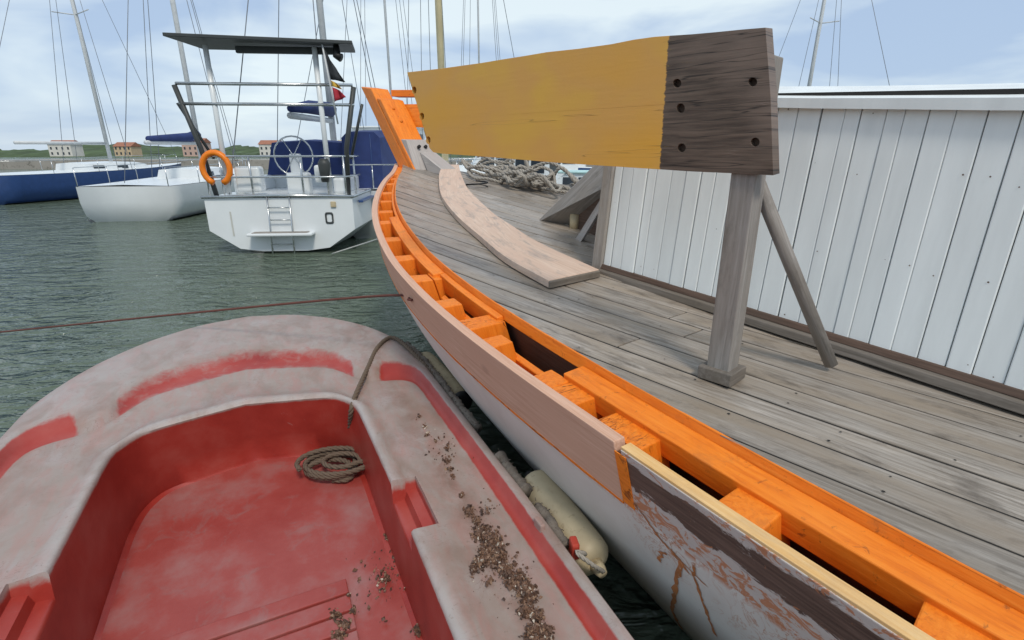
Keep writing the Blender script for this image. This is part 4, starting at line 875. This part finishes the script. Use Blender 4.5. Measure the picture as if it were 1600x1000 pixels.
for y in (1.2, 3.4): lathe_along('fender', (-1.66, y, .95), (-1.68, y, .35), fprof(.11), M['navy'], ys, 12)
tag(ys, 'white sailing yacht moored stern-on at the left with solar panel gantry', 'sailboat')
# flag on the yacht
fl = empty('flag', (0, 0, 0)); bpy.context.view_layer.update()
fx, fy = -3.44, 10.72
def flagp(name, zt, zb2, x0, x1, mat, ph):
    V = []; 
    for i in range(5):
        for j in range(7):
            f, g = i / 4, j / 6; z = zt[0] + (zt[1] - zt[0]) * g + ((zb2[0] + (zb2[1] - zb2[0]) * g) - (zt[0] + (zt[1] - zt[0]) * g)) * f
            V.append((x0 + (x1 - x0) * g * (.6 + .4 * f), .05 * math.sin(g * 9 + ph + f), z))
    o = obj(name, V, [(i * 7 + j, i * 7 + j + 1, i * 7 + j + 8, i * 7 + j + 7) for i in range(4) for j in range(6)], mat, fl, True); sd = o.modifiers.new('s', 'SOLIDIFY'); sd.thickness = .004; return o
flagp('black_band', (1.02, .62), (.50, .42), .02, .30, M['flagblk'], 0); flagp('yellow_band', (.49, .41), (.38, .30), .02, .22, M['flagyel'], 1); flagp('red_band', (.37, .29), (.10, .16), .02, .26, M['flagred'], 2)
tube('staff', [(0, 0, -.3), (.0, 0, 1.1)], .016, M['alu'], fl, 7)
fl.location = (fx, fy, 2.85); fl.rotation_euler = (0, R(-6), R(5)); tag(fl, 'drooping black yellow and red flag on the stern of the yacht', 'flag')

# ---- boat with blue canvas just behind
bc = empty('covered_boat', (-2.95, 16.2, 0), R(0)); boat_hull(bc, 7.0, 2.6, 1.15, M['gel'], M['gel'], .92)
cs = []
for y, hh in ((-3.0, 1.35), (-1.5, 1.45), (.2, 1.4), (1.2, .5)): cs.append([(-1.22, y, 1.15), (-1.2, y, 1.15 + hh * .9), (-1.05, y, 1.15 + hh), (-.4, y, 1.15 + hh), (-.27, y, 1.15 + hh * .9), (-.25, y, 1.15)])
loft('canvas_cover', cs, M['navy'], bc, False); 
for x in (-.95, -.5): tube('canvas_seam', [(x, -3.012, 1.2), (x, -3.012, 2.45)], .008, M['bluepaint'], bc, 5)
tube('stern_rail', spline([(-1.1, -1.5, 1.75), (-1.1, -3.4, 1.75), (0, -3.45, 1.75), (1.1, -3.4, 1.75), (1.1, -1.5, 1.75)], 4), .016, M['steel'], bc, 6)
for x in (-1.1, -.4, .4, 1.1): tube('rail_post', [(x, -3.42, 1.1), (x, -3.42, 1.75)], .015, M['steel'], bc, 6)
tag(bc, 'white boat under a navy blue canvas cover behind the orange stem', 'boat')

# ---- background fleet
sail_boat('wooden_ketch', (-3.45, 21.5, 0), R(-60), 10.5, 'sailing boat with thick beige wooden mast behind the yellow board', M['beige'], M['gel'], 19, .135, None)
sail_boat('sail_boat', (-6.2, 27, 0), R(-12), 10, 'white sailboat with aluminium mast behind the blue canvas', M['alu'], M['gel'], 19, .06, M['navy'])
sail_boat('sail_boat', (-1.6, 30, 0), R(15), 9.5, 'white sailboat with thin mast just right of the beige mast', M['alu'], M['gel'], 20, .05, None)
sail_boat('sail_boat', (-12.5, 21, 0), R(8), 10, 'white sailboat with navy sail cover at the far left', M['alu'], M['gel'], 12.5, .09, M['navy'])
sail_boat('sail_boat', (-21, 27, 0), R(-10), 11, 'blue hulled sailboat at the left edge of the harbour', M['alu'], M['bluepaint'], 13, .09, None)
motor_boat('motor_boat', (-5.3, 24, 0), R(80), 9.5, 'white motorboat seen between the yacht gantry and the blue canvas')
motor_boat('motor_boat', (-.9, 27, 0), R(100), 6.5, 'small white motorboat behind the rope heap')
motor_boat('motor_boat', (1.0, 22, 0), R(70), 6.0, 'white motorboat with turquoise roof beyond the grey spar', None, M['turq'])
motor_boat('motor_boat', (2.7, 30, 0), R(95), 7.0, 'white motorboat just left of the leaning hatch cover')
motor_boat('motor_boat', (.2, 38, 0), R(85), 7.5, 'far white motorboat under the middle of the yellow board')
motor_boat('motor_boat', (4.6, 40, 0), R(80), 7.5, 'far blue hulled motorboat behind the leaning hatch cover', M['bluepaint'])
td = motor_boat('open_dinghy', (1.9, 15.5, 0), R(80), 4.6, 'pale turquoise covered boat just beyond the far deck edge', M['turq'], M['turq'])
sail_boat('sail_boat', (15, 27, 0), R(20), 10, 'white sailboat beyond the cabin roof on the right', M['alu'], M['gel'], 12.5, .09, M['navy'])
motor_boat('motor_boat', (21, 24, 0), R(60), 7.5, 'white motorboat at the right edge of the harbour')
# far quay and shore
def hn(x, y): return 2.2 * math.sin(x * .021 + 1) + 1.6 * math.sin(x * .057 + y * .03) + 1.1 * math.sin(x * .16 + y * .1) + .8 * math.sin(x * .41 + y * .23)
V = []; nx_, ny_ = 260, 8
rsh = np.random.RandomState(2)
for i in range(nx_):
    x = -420 + 840 * i / (nx_ - 1)
    for j in range(ny_):
        f = j / (ny_ - 1); y = 300 + 120 * f; V.append((x, y + rsh.uniform(-4, 4), (-1 if j == 0 else 1.2 + f * (4.2 + hn(x, y)) + rsh.uniform(-.7, .9))))
struct(obj('shore_hill', V, [(i * ny_ + k, i * ny_ + k + 1, (i + 1) * ny_ + k + 1, (i + 1) * ny_ + k) for i in range(nx_ - 1) for k in range(ny_ - 1)], M['greenleaf'], None, False))
struct(box('quay', (0, 76, .35), (320, 8, 1.7), M['stone'], None, .03))
HM = [paint('plaster_white', (.62, .6, .55), .9, scale=.3), paint('plaster_ochre', (.52, .40, .26), .9, scale=.3), paint('plaster_pink', (.5, .35, .29), .9, scale=.3)]; RM = paint('roof_tile', (.32, .14, .09), .9, scale=.5)
HL = ['leftmost of the far shore houses, white with a red roof', 'ochre far shore house near the left edge', 'pink far shore house left of the yacht', 'white far shore house just left of the yacht gantry', 'ochre far shore house behind the yacht', 'white far shore house right of the cabin roof', 'pink far shore house at the right edge']
for k, (x, w_) in enumerate(((-238, 12), (-205, 9), (-168, 11), (-128, 10), (-86, 12), (176, 11), (240, 12))):
    y = 288; e = empty('shore_house', (x, y, .6)); hh = (6, 5, 7)[k % 3]
    box('wall', (0, 0, hh / 2), (w_, 8, hh), HM[k % 3], e, 0)
    hexa('roof', [(-w_ / 2 - .4, -4.4, hh), (w_ / 2 + .4, -4.4, hh), (w_ / 2 + .4, 4.4, hh), (-w_ / 2 - .4, 4.4, hh), (-w_ / 2 - .4, -.1, hh + 2.2), (w_ / 2 + .4, -.1, hh + 2.2), (w_ / 2 + .4, .1, hh + 2.2), (-w_ / 2 - .4, .1, hh + 2.2)], RM, e, 0)
    for r_ in range(2):
        for c_ in range(4): box('window', (-w_ / 2 + w_ * (c_ + .5) / 4, -4.02, 1.5 + r_ * 2.6), (.9, .1, 1.3), M['glass'], e, 0)
    tag(e, HL[k], 'house', 'houses on the far shore')
